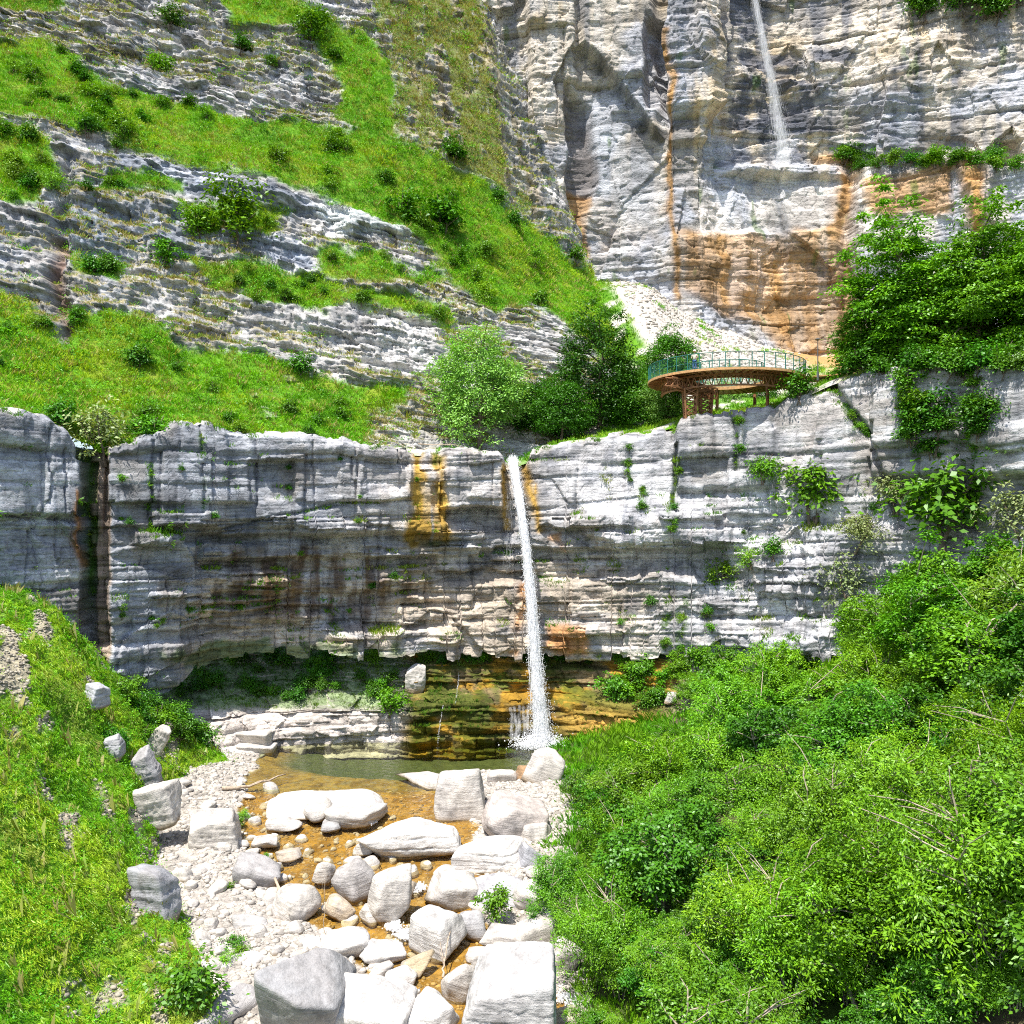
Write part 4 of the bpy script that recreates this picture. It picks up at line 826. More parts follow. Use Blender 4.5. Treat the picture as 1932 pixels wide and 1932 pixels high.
plant(KBIG[2], 'leafy_tree', at(1925, 690, 73), 1.2, 4.6, 'rightmost tree on the cliff top, cut by the frame', 'tree')
plant(KBIG[2], 'leafy_tree', at(1780, 690, 78), .95, 5.1, 'darker tree set back between the two tall cliff top trees', 'tree')
plant(KBIG[3], 'leafy_tree', at(1990, 690, 67), .9, 1.0, 'tree on the cliff top reaching in from the right edge', 'tree')

# ---------------------------------------------------------------- shrubs
KS = [tree_kind(321, 1.5, (.9, .9, .8), G1, G2, cz=.5, nclump=46, per=30, rc=.34, L=.17, W=.09, stems=3, r0=.03, nl=6, under=.4, shell=.3, ragged=.6),
      tree_kind(322, 1.4, (.85, .9, .75), GD2, G1, cz=.5, nclump=46, per=30, rc=.34, L=.16, W=.10, stems=3, r0=.03, nl=6, under=.4, shell=.3, ragged=.6),
      tree_kind(323, 1.5, (.9, .85, .8), GY1, GY2, cz=.5, nclump=44, per=30, rc=.36, L=.19, W=.06, stems=4, r0=.03, nl=6, under=.4, shell=.3, ragged=.6),
      tree_kind(324, 1.6, (.9, .9, .85), (.22, .30, .10), (.34, .40, .17), cz=.5, nclump=50, per=30, rc=.34, L=.15, W=.07, stems=3, r0=.03, nl=6, under=.4, shell=.3, ragged=.6),
      tree_kind(325, 2.2, (.8, .8, 1.2), G1, G2, cz=.55, nclump=60, per=28, rc=.36, L=.18, W=.10, stems=1, r0=.04, nl=8, under=.4, shell=.3, ragged=.6)]
def shrub(surf, x, y, size, k=None, label=None, group=None, name='shrub', sz=None):
    name = next((w_ for w_ in ('bush', 'plant', 'cushion', 'tree') if label and (' ' + w_) in label), name); p = on(surf, x, y); s = size * K * p.y / 1.8; k = r.randrange(3) if k is None else k
    return plant(KS[k], name, p + Vector((0, 0, -.12 * s)), s, r.uniform(0, 6.28), label, name, group, (r.uniform(-.1, .25), r.uniform(-.1, .1)), (sz * s if sz else None), low=True)
NOTED = [('hill', 320, 42, 50, 1, 'dark shrub at the top edge of the grey rock band on the far left hillside'),
         ('hill', 590, 88, 62, 4, 'tall upright shrub growing on the bright grass near the top of the hillside'),
         ('hill', 306, 130, 48, 0, 'single bright shrub standing on the grey upper rock band'),
         ('hill', 452, 445, 95, 4, 'small tree growing on the ledge beneath the smooth dipping rock face'),
         ('hill', 380, 440, 75, 0, 'rounded bush left of the small tree on the middle ledge'),
         ('hill', 312, 492, 62, 0, 'round bright green bush on bare rock in the middle of the rock band'),
         ('hill', 840, 428, 95, 1, 'dark bush at the lower edge of the diagonal grass band'),
         ('hill', 765, 405, 75, 0, 'broad green bush at the end of the pale rock face'),
         ('hill', 460, 95, 42, 1, 'dark shrub on the upper rocks left of the tall upright shrub'),
         ('hill', 512, 120, 28, 0, 'smallest shrub on the upper rock band'),
         ('hill', 860, 300, 60, 1, 'dark shrub under the dry vertical grass face'),
         ('hill', 265, 690, 60, 1, 'dark bush in the grass above the left cliff'),
         ('hill', 570, 705, 55, 1, 'dark bush at the upper right of the grassy apron'),
         ('hill', 185, 858, 110, 3, 'silvery pale shrub hanging over the dark cleft in the left cliff'),
         ('hill', 290, 838, 75, 0, 'leafy bush hanging over the rim right of the dark cleft'),
         ('hill', 115, 800, 70, 1, 'bush on the rim left of the dark cleft'),
         ('hill', 275, 790, 50, 1, 'small bush behind the one hanging over the rim'),
         ('fore', 360, 1890, 120, 1, 'dense round bush at the foot of the left bank beside the gravel'),
         ('bench', 735, 1340, 62, 0, 'bright green sunlit tuft bush on the ledge left of the leaning boulder'),
         ('cliff', 1525, 960, 125, 0, 'yellow green bush hanging on the right cliff below the platform'),
         ('cliff', 1440, 900, 60, 0, 'lighter bush on the cliff face left of the hanging yellow green bush'),
         ('cliff', 1775, 1000, 190, 1, 'wide bush spreading over the grey cliff at the far right'),
         ('cliff', 1690, 950, 80, 3, 'thin pale bush left of the wide bush on the far right cliff'),
         ('cliff', 1620, 1030, 75, 3, 'pale bush low on the right cliff above the thicket'),
         ('cliff', 1920, 1010, 110, 3, 'pale leafy bush at the far right edge against the cliff'),
         ('cliff', 1358, 1092, 58, 2, 'yellowish grass cushion on the ledge right of the waterfall'),
         ('cliff', 1412, 1062, 46, 2, 'smaller yellowish grass cushion higher on the same ledge'),
         ('cliff', 1460, 1050, 46, 1, 'dark cushion beside the two yellowish grass cushions'),
         ('cliff', 1590, 1130, 95, 3, 'pale bush leaning out from the cliff at the thicket edge'),
         ('cliff', 1760, 800, 90, 1, 'dark bush hanging below the cliff top trees'),
         ('cliff', 1505, 742, 70, 1, 'bush on the rim beside the right end of the platform')]
for sname, x, y, size, k, lab in NOTED: shrub(sname, x, y, size, k, lab)
AREAS = [('hill', 26, (20, 90, 640, 200), 'small green shrub scattered on the upper grey rock band', 'shrubs on the upper rock band', (18, 36)),
         ('hill', 34, (0, 110, 1250, 600), 'green shrub in the diagonal band of grass on the hillside', 'shrubs in the diagonal grass band', (22, 46)),
         ('hill', 22, (0, 560, 690, 830), 'low green bush on the grassy apron above the left cliff', 'bushes on the grassy apron', (20, 44)),
         ('hill', 24, (0, 240, 240, 560), 'shrub beside the dark gully on the far left rocks', 'shrubs beside the left gully', (22, 48)),
         ('hill', 26, (340, 400, 860, 640), 'tuft shrub on the grassy ledges of the middle rocks', 'shrubs on the middle ledges', (16, 34))]
hv, ha, hb, hm = SURF['hill'][:4]
vis = np.where((ha > 0) & (ha < 1330) & (hm > .6))[0]
for sname, n, (x0, y0, x1, y1), lab, grp, (s0, s1) in AREAS:
    cand = vis[(ha[vis] > x0) & (ha[vis] < x1) & (hb[vis] > y0) & (hb[vis] < y1)]
    if 'diagonal' in lab: cand = cand[inpoly(ha[cand], hb[cand], GR[1])]
    for i in rng.choice(cand, n, replace=False): shrub('hill', ha[i], hb[i], r.uniform(s0, s1), None, lab, grp)
for n, (x0, y0, x1, y1), lab, grp, (s0, s1), ks in ((26, (780, 1236, 1240, 1252), 'green plant tuft along the mossy ledge under the cliff', 'plants along the mossy ledge', (16, 34), (0, 1)), (34, (330, 1240, 745, 1320), 'shaded green plant on the ledge under the overhang', 'plants under the overhang', (22, 46), (1, 1, 0)), (16, (1150, 1236, 1330, 1330), 'broad leaved plant on the ledge at the thicket edge', 'plants at the thicket edge', (34, 62), (0, 0))):
    for q in range(n): shrub('bench', r.uniform(x0, x1), r.uniform(y0, y1), r.uniform(s0, s1), r.choice(ks), lab, grp)
for q in range(26):
    shrub('fore', r.uniform(200, 400), r.uniform(1270, 1420), r.uniform(34, 58), r.choice([0, 0, 1]), 'leafy plant in the lush patch where the left bank meets the cliff', 'lush plants at the cliff foot')
for q in range(8):
    shrub('cliff', r.uniform(1120, 1900), r.uniform(860, 1230), r.uniform(12, 26), r.choice([0, 1, 2]), 'tiny green plant rooted in a crack of the right cliff', 'plants in the cracks of the right cliff')
for line in ([(1278, 800), (1275, 960), (1262, 1010)], [(1388, 775), (1398, 900)], [(1185, 850), (1186, 940)], [(1210, 920), (1212, 960)], [(1290, 1130), (1280, 1230)], [(1330, 1150), (1345, 1220)], [(1260, 1160), (1250, 1230)], [(1830, 700), (1840, 900)], [(1580, 760), (1640, 830)]):
    for q in range(4):
        i = r.randrange(len(line) - 1); t = r.random(); shrub('cliff', line[i][0] + (line[i + 1][0] - line[i][0]) * t + r.uniform(-3, 3), line[i][1] + (line[i + 1][1] - line[i][1]) * t, r.uniform(9, 24), r.choice([0, 1, 2]), 'tiny green plant rooted in a crack of the right cliff', 'plants in the cracks of the right cliff')
for q in range(24):
    shrub('cliff', r.uniform(210, 800), r.uniform(850, 1200), r.uniform(9, 20), r.choice([0, 1]), 'tiny green plant rooted in a crack of the left cliff', 'plants in the cracks of the left cliff')
for q in range(34):
    x = r.choice([r.uniform(1610, 1945), r.uniform(1705, 1785), r.uniform(1825, 1858)]); shrub('cliff', x, r.uniform(690, 708 if not (1705 < x < 1785 or 1825 < x < 1858) else 860), r.uniform(34, 80), r.choice([0, 1, 1]), 'leafy shrub spilling over the edge of the right cliff below the trees', 'shrubs spilling over the right cliff edge')
for q in range(22):
    shrub('valley', r.uniform(1590, 1932), r.uniform(672, 700), r.uniform(50, 95), r.choice([0, 1]), 'leafy bush under the trees on the right cliff top', 'bushes under the cliff top trees')
for q in range(26):
    shrub('high', r.uniform(1590, 1932), r.uniform(296, 318), r.uniform(24, 44), r.choice([0, 1]), 'shrub on the grassy terrace of the high cliff', 'shrubs on the high terrace')
for q in range(12):
    shrub('high', r.uniform(1720, 1932), r.uniform(-20, 30), r.uniform(40, 80), 1, 'dark shrub hanging at the top right of the high cliff', 'shrubs at the top right')

# ---------------------------------------------------------------- grass
def tuft_kinds(seed, nk, nb, h, spread, wd):
    rr = np.random.default_rng(seed); out = []
    for k in range(nk):
        a = rr.uniform(0, 6.28, nb); rad = spread * np.sqrt(rr.random(nb)); hh = h * rr.uniform(.5, 1.25, nb); lean = rr.uniform(.15, .75, nb) * hh
        b = np.stack([np.cos(a) * rad, np.sin(a) * rad, np.zeros(nb) - .05], 1); a2 = a + rr.normal(0, .7, nb)
        dr = np.stack([np.cos(a2), np.sin(a2), 0 * a2], 1); sdv = np.stack([-np.sin(a2), np.cos(a2), 0 * a2], 1) * (wd * rr.uniform(.6, 1.3, nb))[:, None]
        mid = b + dr * (lean * .35)[:, None] + np.array([0, 0, 1]) * (hh * .62)[:, None]; tip = b + dr * lean[:, None] + np.array([0, 0, 1]) * (hh * .92)[:, None]
        out.append(np.stack([b - sdv, b + sdv, mid + sdv * .7, tip], 1).reshape(-1, 3))      # four-corner blade
    return out
def scatter(name, surf, dens, kinds, label, smin, smax, colf, lim=None, ybias=0.0, normal_mix=.35):
    v, a, b, m, ar, nm = SURF[surf]
    w_ = m * ar * (m > .25)
    ok = (a > -60) & (a < 1992) & (b > -60) & (b < 2000)
    if lim is not None: ok &= lim(a, b)
    w_ = w_ * ok; N = int(w_.sum() * dens); i = rng.choice(len(v), N, p=w_ / w_.sum())
    jit = rng.normal(0, .12, (N, 3)) * np.array([1, 1, .15]); p = v[i] + jit
    s = rng.uniform(smin, smax, N) * (.8 + .5 * np.clip(fbm(p[:, 0] * .7, p[:, 1] * .7, p[:, 2] * .7, 3, 301), -1, 1)); rz = rng.uniform(0, 6.28, N); kk = rng.integers(0, len(kinds), N)
    col = colf(p, i, N); V = []; T = []
    up = np.array([0, 0, 1.0]) * (1 - normal_mix) + nm[i] * normal_mix; up /= np.linalg.norm(up, axis=1, keepdims=True)
    for k in range(len(kinds)):
        q = np.where(kk == k)[0]; t = kinds[k]
        cx_, sx_ = np.cos(rz[q])[:, None], np.sin(rz[q])[:, None]
        e1 = np.cross(up[q], np.array([0, 1.0, 0.13])); e1 /= np.linalg.norm(e1, axis=1, keepdims=True); e2 = np.cross(up[q], e1)
        lx = t[None, :, 0] * cx_ - t[None, :, 1] * sx_; ly = t[None, :, 0] * sx_ + t[None, :, 1] * cx_; lz = np.broadcast_to(t[None, :, 2], lx.shape)
        vv = e1[:, None] * lx[..., None] + e2[:, None] * ly[..., None] + up[q][:, None] * lz[..., None]
        V.append((p[q][:, None] + vv * s[q][:, None, None]).reshape(-1, 3)); T.append(np.repeat(col[q], len(t), axis=0) * rng.uniform(.8, 1.2, (len(q) * len(t) // 4, 1)).repeat(4, 0))
    V = np.concatenate(V); T = np.concatenate(T)
    o = obj(name, leaf_mesh(name, V, T), M_GRASS); tag(o, label, 'grass', kind='stuff'); return o
def grasscol(g1, g2, y1, seed, dryv=None):
    def fn(p, i, N):
        n = fbm(p[:, 0] * .35, p[:, 1] * .35, p[:, 2] * .35, 4, seed); n2 = fbm(p[:, 0] * .11, p[:, 1] * .11, p[:, 2] * .11, 3, seed + 9)
        c = mixc(np.tile(np.array(g1), (N, 1)), g2, sm(-.4, .4, n + rng.normal(0, .2, N))); c = mixc(c, y1, sm(-.1, .45, n2 + .6 * n + rng.normal(0, .15, N)) * .8); n4 = fbm(p[:, 0] * .22 + 40, p[:, 1] * .22, p[:, 2] * .22, 4, seed + 4); c = mixc(c, [.08, .22, .01], sm(.15, .45, n4) * .5); c = mixc(c, [.40, .36, .11], sm(.25, .5, -n4 + .3 * n) * .4)
        if dryv is not None: c = mixc(c, [.36, .28, .11], np.clip(dryv[i] * rng.uniform(.3, 1.1, N), 0, 1))
        return c
    return fn
TF = tuft_kinds(1, 6, 9, .55, .3, .03); TN = tuft_kinds(2, 6, 12, .42, .2, .016); TT = tuft_kinds(3, 6, 10, .95, .16, .014)
scatter('grass', 'hill', 15, TF, 'green and yellow grass covering the hillside bands', .4, .9, grasscol((.14, .38, .006), (.24, .53, .008), (.42, .54, .02), 310, HILL_DRY))
scatter('grass', 'valley', 4, TF, 'grass on the valley floor behind the rim', .5, 1.1, grasscol((.10, .33, .006), (.18, .46, .008), (.32, .46, .02), 311))
scatter('grass', 'fore', 60, TN, 'lush grass on the steep left bank in front', .38, .9, grasscol((.14, .38, .006), (.25, .55, .008), (.42, .56, .03), 312), normal_mix=.5)
scatter('grass', 'cliff', 16, TF, 'grass tufts in the cracks and on the ledges of the lower cliff', .35, .9, grasscol((.08, .24, .008), (.15, .36, .010), (.24, .32, .02), 315), normal_mix=.6)
scatter('grass', 'bench', 9, TF, 'moss and grass on the ledges under the cliff', .3, .7, grasscol((.06, .17, .010), (.12, .28, .012), (.17, .27, .015), 313))
SURF['right'] = SURF['right'][:3] + (np.where(True, 1.0, SURF['right'][3]),) + SURF['right'][4:]
scatter('grass', 'right', 7, TF, 'grass and herbs at the edge of the wooded slope', .7, 1.5, grasscol((.09, .32, .006), (.16, .46, .008), (.26, .46, .015), 314), lim=lambda a, b: (a < 1330) | (b < 1420))
scatter('dry_grass', 'fore', .7, TT, 'tall and dry stems standing out of the left bank grass', .6, 1.3, grasscol((.30, .30, .07), (.40, .36, .14), (.22, .38, .03), 316), normal_mix=.4)
scatter('dry_grass', 'hill', 1.5, TF, 'dry tufts on the hillside bands', .6, 1.3, grasscol((.32, .30, .06), (.42, .36, .13), (.30, .36, .04), 317))
# broad low herbs between the grass
def herb_kinds(seed, nk, n, rad, L, W):
    rr = np.random.default_rng(seed); out = []
    for k in range(nk):
        c = rr.normal(size=(n, 3)) * [rad, rad, rad * .35] + [0, 0, rad * .55]; v, t = leaves(c, c * [1, 1, .3] + rand_unit(rr, n) * .2, np.array([0, 0, 1.]) + rand_unit(rr, n) * .6, L * rr.uniform(.6, 1.3, n), W * rr.uniform(.6, 1.3, n), np.ones((n, 3))); out.append(v)
    return out
HB = herb_kinds(5, 6, 26, .26, .15, .085)
scatter('undergrowth', 'fore', 7, HB, 'broad leaved herbs between the grass of the left bank', .5, 1.3, grasscol((.07, .28, .006), (.15, .46, .008), (.24, .48, .015), 320), normal_mix=.4)
scatter('undergrowth', 'hill', 1.6, HB, 'broad leaved herbs on the grassy hillside', .8, 2.0, grasscol((.07, .28, .006), (.14, .42, .008), (.22, .44, .015), 321), lim=lambda a, b: (b < 900))
# ================================================================ rocks
def ico(sub):
    bm = bmesh.new(); bmesh.ops.create_icosphere(bm, subdivisions=sub, radius=1); v = np.array([x.co[:] for x in bm.verts]); t = np.array([[q.index for q in f_.verts] for f_ in bm.faces]); bm.free(); return v, t
ICO = {s: ico(s) for s in (1, 2, 3, 4, 5, 6)}
def rock_shape(seed, dims, sub=4, extra=9, sharp=26, rough=.05, boxy=1.0, beds=0.0, cream=(.60, .555, .50)):
    r = np.random.default_rng(seed); dr, t = ICO[sub]; pl = []
    for ax_ in range(3):
        for s in (-1, 1):
            n = np.zeros(3); n[ax_] = s; n += r.normal(0, .28 if boxy < 1.5 else .12, 3); pl.append((n / np.linalg.norm(n), r.uniform(.80, 1.0)))
    for k in range(extra):
        n = rand_unit(r, 1)[0]; n[2] = abs(n[2]) * r.choice([1, 1, -1]); pl.append((n / np.linalg.norm(n), r.uniform(.84, 1.12)))
    q = sum((np.maximum(dr @ n, 0) / d) ** sharp for n, d in pl) ** (-1 / sharp)
    v = dr * q[:, None] * np.array(dims) / 2; sc = max(dims); o_ = seed * 3.7
    nz = fbm(v[:, 0] / sc * 2.5 + o_, v[:, 1] / sc * 2.5, v[:, 2] / sc * 2.5, 5, seed); nf = fbm(v[:, 0] * 3 + o_, v[:, 1] * 3, v[:, 2] * 3, 4, seed + 5)
    v = v + dr * (nz * rough * sc * .8 + nf * .05 * min(sc, 2) * .6)[:, None]
    if beds > 0:
        zz = v[:, 2] + .12 * v[:, 0] + .1 * nf; lay = np.floor(zz / beds); v = v + dr * np.array([1, 1, 0]) * ((h1(lay.astype(int), seed) - .5) * .16 * beds * 1.6 - .06 * beds * np.exp(-((zz / beds - lay - .06) / .08) ** 2) * 3)[:, None]
    c = np.tile(np.array(cream), (len(v), 1)) * (1 + .2 * nz + .18 * nf)[:, None]
    c = mixc(c, [.33, .31, .30], sm(.0, .4, nz) * .6); c = mixc(c, [.22, .20, .19], sm(.2, .5, nf) * .35)
    hz_ = v[:, 2] / (np.ptp(v[:, 2]) + 1e-6); c = mixc(c, [.26, .17, .07], sm(-.22, -.36, hz_ + .05 * nz) * .75)
    return v, t, np.clip(c, .02, .8)
EMB = dict(boxy=1.6, extra=4, sharp=30, beds=.3)
def rock(name, seed, loc, dims, rot=(0, 0, 0), label=None, group=None, cat='boulder', **k):
    v, t, c = rock_shape(seed, dims, **k); me = mesh(name, v, tint=c, tris=t, smooth=True)
    o = obj(name, me, M_BOULDER); o.location = loc; o.rotation_euler = rot; return tag(o, label, cat, group)
def boulder(seed, x, y0, y1, w, label, h=None, dep=.85, rot=(0, 0, 0), z0=None, Y=None, sink=.12, **k):
    if Y is None:
        Y = 60.
        for _ in range(30): Y = float(-zw(np.array(Y)) / ((y1 - HZ) * K)) if y1 > HZ + 50 else Y
        Y = min(max(Y, 34), 80)
    wm = w * K * Y; am = (y1 - y0) * K * Y; el = math.atan((y1 - HZ) * K); d = wm * dep
    hh = h if h else max((am - d * math.sin(el)) / math.cos(el), .38 * am, .3 * wm * .5)
    zc = (HZ - y1) * K * Y
    return rock('boulder', seed, ((x - 966) * K * (Y + d * .45), Y + d * .45, zc + hh * (.5 - sink)), (wm * 1.08, d * 1.1, hh * 1.15), rot, label, **k)
W_ = (.68, .65, .61); GRY = (.36, .35, .35)
BL = [(501, 612, 1452, 1540, 200, 'broad flat white rock slab lying in the shallow end of the pool', dict(h=.9, dep=.62, extra=2, sharp=7, boxy=.5, cream=(.68, .65, .62), sub=5)),
      (502, 668, 1505, 1562, 98, 'pale slab touching the front of the broad flat white slab', dict(beds=.4)),
      (503, 598, 1500, 1550, 58, 'rounded boulder between the driftwood and the pale slabs', dict(sharp=5)),
      (504, 870, 1440, 1546, 96, 'tall angular boulder at the pool outlet with a dark lower face', dict(dep=.7, extra=11, sub=5, boxy=1.7)),
      (505, 838, 1462, 1490, 60, 'low pale slab left of the tall angular boulder', dict(dep=.7)),
      (506, 948, 1444, 1482, 66, 'rounded white boulder behind the tall angular boulder', dict(sharp=5, dep=.6)),
      (507, 1026, 1404, 1484, 62, 'upright white slab at the foot of the waterfall', dict(rot=(0, .35, 0), boxy=1.7, dep=.6)),
      (508, 994, 1440, 1478, 36, 'brown stained rock between the white slab and white boulder', dict(cream=(.38, .24, .13), dep=.6)),
      (509, 972, 1482, 1594, 122, 'wide pinkish block beside the grassy edge of the right bank', dict(rot=(.1, .22, .3), extra=9, sub=5, boxy=1.6, cream=(.52, .46, .42))),
      (510, 775, 1540, 1618, 170, 'large white wedge shaped slab in the middle of the stream', dict(rot=(.1, -.1, .15), dep=.5, extra=9, sub=5, beds=.55, cream=W_)),
      (511, 925, 1570, 1645, 134, 'white block with a layered grey front right of the wedge slab', dict(rot=(.05, -.12, -.3), dep=.6, boxy=1.7, beds=.4, sub=5, cream=W_)),
      (512, 404, 1510, 1615, 100, 'layered squarish boulder standing on the left gravel bank', dict(rot=(0, .05, .2), boxy=1.7, beds=.35, sub=5)),
      (513, 478, 1604, 1680, 84, 'tilted grey slab on the gravel below the layered boulder', dict(rot=(.1, .4, .2), boxy=1.7, cream=(.42, .40, .39))),
      (514, 558, 1660, 1746, 84, 'smooth rounded boulder on the left edge of the amber stream', dict(rot=(.1, .35, .2), sharp=6, sub=5)),
      (515, 674, 1612, 1700, 64, 'angular grey boulder left of the tall pale boulder', dict(rot=(0, -.2, .5), extra=11, cream=(.45, .42, .40))),
      (516, 735, 1620, 1742, 78, 'tall pointed pale boulder standing in the middle of the stream', dict(rot=(.1, .1, .2), extra=12, sub=5)),
      (517, 610, 1620, 1668, 36, 'small upright boulder above the rounded boulder', dict()),
      (518, 855, 1630, 1716, 88, 'pale chunky boulder right of the tall pointed boulder', dict(rot=(.1, .3, .2), extra=11)),
      (519, 824, 1698, 1806, 98, 'big white boulder by the little rapids', dict(rot=(.1, .1, -.3), extra=11, sub=5, cream=W_)),
      (520, 640, 1690, 1736, 58, 'half sunk cream boulder in amber water', dict(rot=(0, .4, 0), dep=.6, cream=(.56, .46, .34))),
      (521, 892, 1706, 1774, 52, 'grey rounded boulder left of the lone green bush', dict(sharp=6, cream=(.44, .43, .43))),
      (522, 945, 1645, 1722, 100, 'light grey slab leaning behind the lone green bush', dict(rot=(.3, -.1, .1), boxy=1.7, cream=(.46, .45, .46))),
      (523, 1005, 1650, 1730, 90, 'bedded white block at the foot of the right bank', dict(beds=.35, rot=(.1, .2, -.2), boxy=1.7)),
      (524, 958, 1738, 1792, 84, 'white rock directly under the lone green bush', dict(dep=.6)),
      (525, 1012, 1712, 1790, 80, 'white angular rock between the bush and the right bank', dict(extra=11)),
      (526, 720, 1772, 1817, 78, 'small white six sided block in front of the rapids', dict(rot=(.1, .1, .4), dep=.7, boxy=1.7, cream=W_)),
      (527, 652, 1738, 1812, 92, 'pile topping white block behind the huge grey block', dict(extra=10, cream=W_)),
      (528, 568, 1772, 1990, 168, 'huge grey flat faced block in the foreground', dict(rot=(.5, .06, .18), dep=.8, boxy=1.7, extra=3, sharp=26, sub=6, cream=(.335, .33, .33), rough=.04)),
      (529, 706, 1830, 1985, 150, 'large white block right of the huge grey block', dict(rot=(.1, .1, -.15), dep=.75, boxy=1.8, sub=5, cream=W_)),
      (530, 812, 1866, 1985, 100, 'tall white boulder at the bottom between two larger blocks', dict(rot=(.1, -.15, .3), extra=11, sub=5, cream=W_)),
      (531, 868, 1810, 1894, 62, 'pointed pale boulder leaning on the large streaked slab', dict(rot=(.2, .4, .1), extra=11)),
      (532, 972, 1778, 2010, 165, 'largest streaked white slab at the lower right of the stream', dict(rot=(.5, .05, -.12), dep=1.0, boxy=1.6, extra=4, sharp=22, sub=6, rough=.045, beds=.5, cream=(.62, .60, .58))),
      (533, 1058, 1760, 1840, 50, 'upright white rock wedged against the right bank', dict(rot=(0, .3, 0))),
      (534, 1085, 1895, 1950, 62, 'cream rock beside the white water at the lower right', dict(cream=(.54, .47, .38))),
      (535, 470, 1715, 1770, 66, 'grey round boulder on the gravel left of the dead branches', dict(sharp=6, cream=(.46, .44, .42))),
      (536, 412, 1800, 1850, 62, 'cream block on the gravel by the round bush', dict()),
      (537, 450, 1850, 1930, 72, 'grey boulder left of the huge grey block', dict(cream=(.44, .42, .41))),
      (538, 420, 1880, 1960, 52, 'pale boulder below the dense round bush', dict()),
      (539, 1000, 1590, 1650, 44, 'grey tilted rock half under the bank bushes', dict(rot=(0, .5, 0), cream=(.42, .42, .44))),
      (540, 830, 1655, 1690, 40, 'small white stone beside the chunky boulder', dict()),
      (541, 530, 1540, 1570, 56, 'flat pale stone near the driftwood end', dict(dep=.6)),
      (542, 625, 1545, 1572, 42, 'grey pebble shaped boulder in front of the pale slab', dict(sharp=5, cream=(.42, .41, .40))),
      (543, 780, 1800, 1840, 46, 'flat stone at the edge of the amber pool', dict(cream=(.52, .42, .28))),
      (545, 1010, 1540, 1600, 60, 'cream boulder behind the wide pinkish block by the bank', dict()),
          (546, 760, 1655, 1690, 44, 'small tan stone right of the tall pointed boulder', dict(cream=(.50, .42, .32))),
          (547, 700, 1700, 1738, 40, 'pale stone at the edge of the little white chute', dict()),
          (548, 585, 1760, 1800, 52, 'white stone behind the huge grey block on the stream side', dict(cream=W_)),
          (549, 905, 1780, 1815, 46, 'cream stone in front of the rocks under the lone bush', dict()),
          (550, 1035, 1700, 1760, 60, 'white angular rock high on the right bank edge', dict(cream=W_)),
          (551, 760, 1820, 1862, 56, 'white stone between the six sided block and the large white block', dict(cream=W_)),
          (552, 500, 1570, 1600, 48, 'pale stone at the left edge of the amber shallows', dict()),
          (553, 545, 1595, 1622, 44, 'tan stone in the middle of the amber shallows', dict(cream=(.5, .42, .33))),
          (554, 690, 1585, 1612, 40, 'low stone left of the wedge slab', dict()),
          (555, 385, 1625, 1662, 60, 'cream stone on the gravel below the layered boulder', dict()),
          (556, 430, 1690, 1726, 56, 'pale stone half buried in the left gravel bank', dict()),
          (557, 470, 1790, 1836, 62, 'pale block on the gravel left of the huge grey block', dict(cream=W_)),
          (558, 930, 1690, 1718, 40, 'pale wedge between the chunky boulder and the leaning slab', dict()),
          (544, 905, 1835, 1880, 40, 'cream stone left of the streaked slab', dict())]
for sd_, x, y0, y1, w, lab, kw in BL:
    k = dict(kw); boulder(sd_, x, y0, y1, w, lab, **k)
# rocks set in the left bank, and the leaning boulder on the ledge
for sd_, surf, x, y0, y1, w, lab, kw in ((561, 'fore', 266, 1425, 1502, 48, 'grey rounded rock sticking out of the left bank grass', dict(cream=(.40, .39, .39))), (562, 'fore', 276, 1488, 1582, 78, 'pale double rock at the bottom edge of the left bank', dict()),
    (563, 'fore', 278, 1655, 1762, 76, 'grey squared rock face showing in the grass of the left bank', dict(cream=(.36, .36, .38), boxy=1.8)), (564, 'fore', 206, 1392, 1440, 34, 'small pointed rock in the upper left bank', dict(cream=(.42, .42, .43))),
    (565, 'fore', 288, 1370, 1450, 34, 'thin pale rock rib at the top of the left bank', dict(rot=(0, .5, 0))), (566, 'fore', 170, 1290, 1345, 40, 'small grey rock near the crest of the left bank', dict(cream=(.44, .45, .48))),
    (568, 'bench', 784, 1252, 1314, 42, 'pale leaning boulder standing on the ledge left of the mossy steps', dict(rot=(0, .18, .2), boxy=1.7, extra=10, dep=.5)),
    (569, 'bench', 1268, 1305, 1330, 22, 'small pale rock on the green ledge at the thicket edge', dict())):
    p = on(surf, x, (y0 + 2 * y1) / 3); Y = p.y; h_ = (y1 - y0) * K * Y; wm = w * K * Y
    rock('boulder', sd_, ((x - 966) * K * Y, Y + wm * (.55 if surf == 'fore' else .2), (HZ - (y0 + y1) / 2) * K * Y), (wm, wm * kw.pop('dep', .9), h_), kw.pop('rot', (r.uniform(-.2, .2), r.uniform(-.2, .3), r.uniform(-.5, .5))), lab, sub=5, **{**EMB, **kw})
# layered shelf stones at the left shore of the pool
for q, (x, y0, y1, w, Y) in enumerate(((395, 1388, 1418, 110, 75.6), (468, 1384, 1416, 80, 76.4), (330, 1400, 1432, 90, 74.2), (412, 1412, 1444, 130, 74.2), (476, 1408, 1440, 62, 75.2), (350, 1428, 1458, 90, 72.4), (430, 1438, 1466, 84, 72.2))):
    wm = w * K * Y
    rock('shelf_rock', 580 + q, ((x - 966) * K * Y, Y + 1.6, (HZ - (y0 + y1) / 2) * K * Y), (wm * 1.1, 4.2, (y1 - y0) * K * Y * 1.25), (0, r.uniform(-.03, .05), r.uniform(-.2, .05)), 'flat layered rock in the stepped shelf left of the pool', 'layered shelf rocks', 'rock', boxy=1.9, extra=1, sharp=24, beds=.3, sub=5)
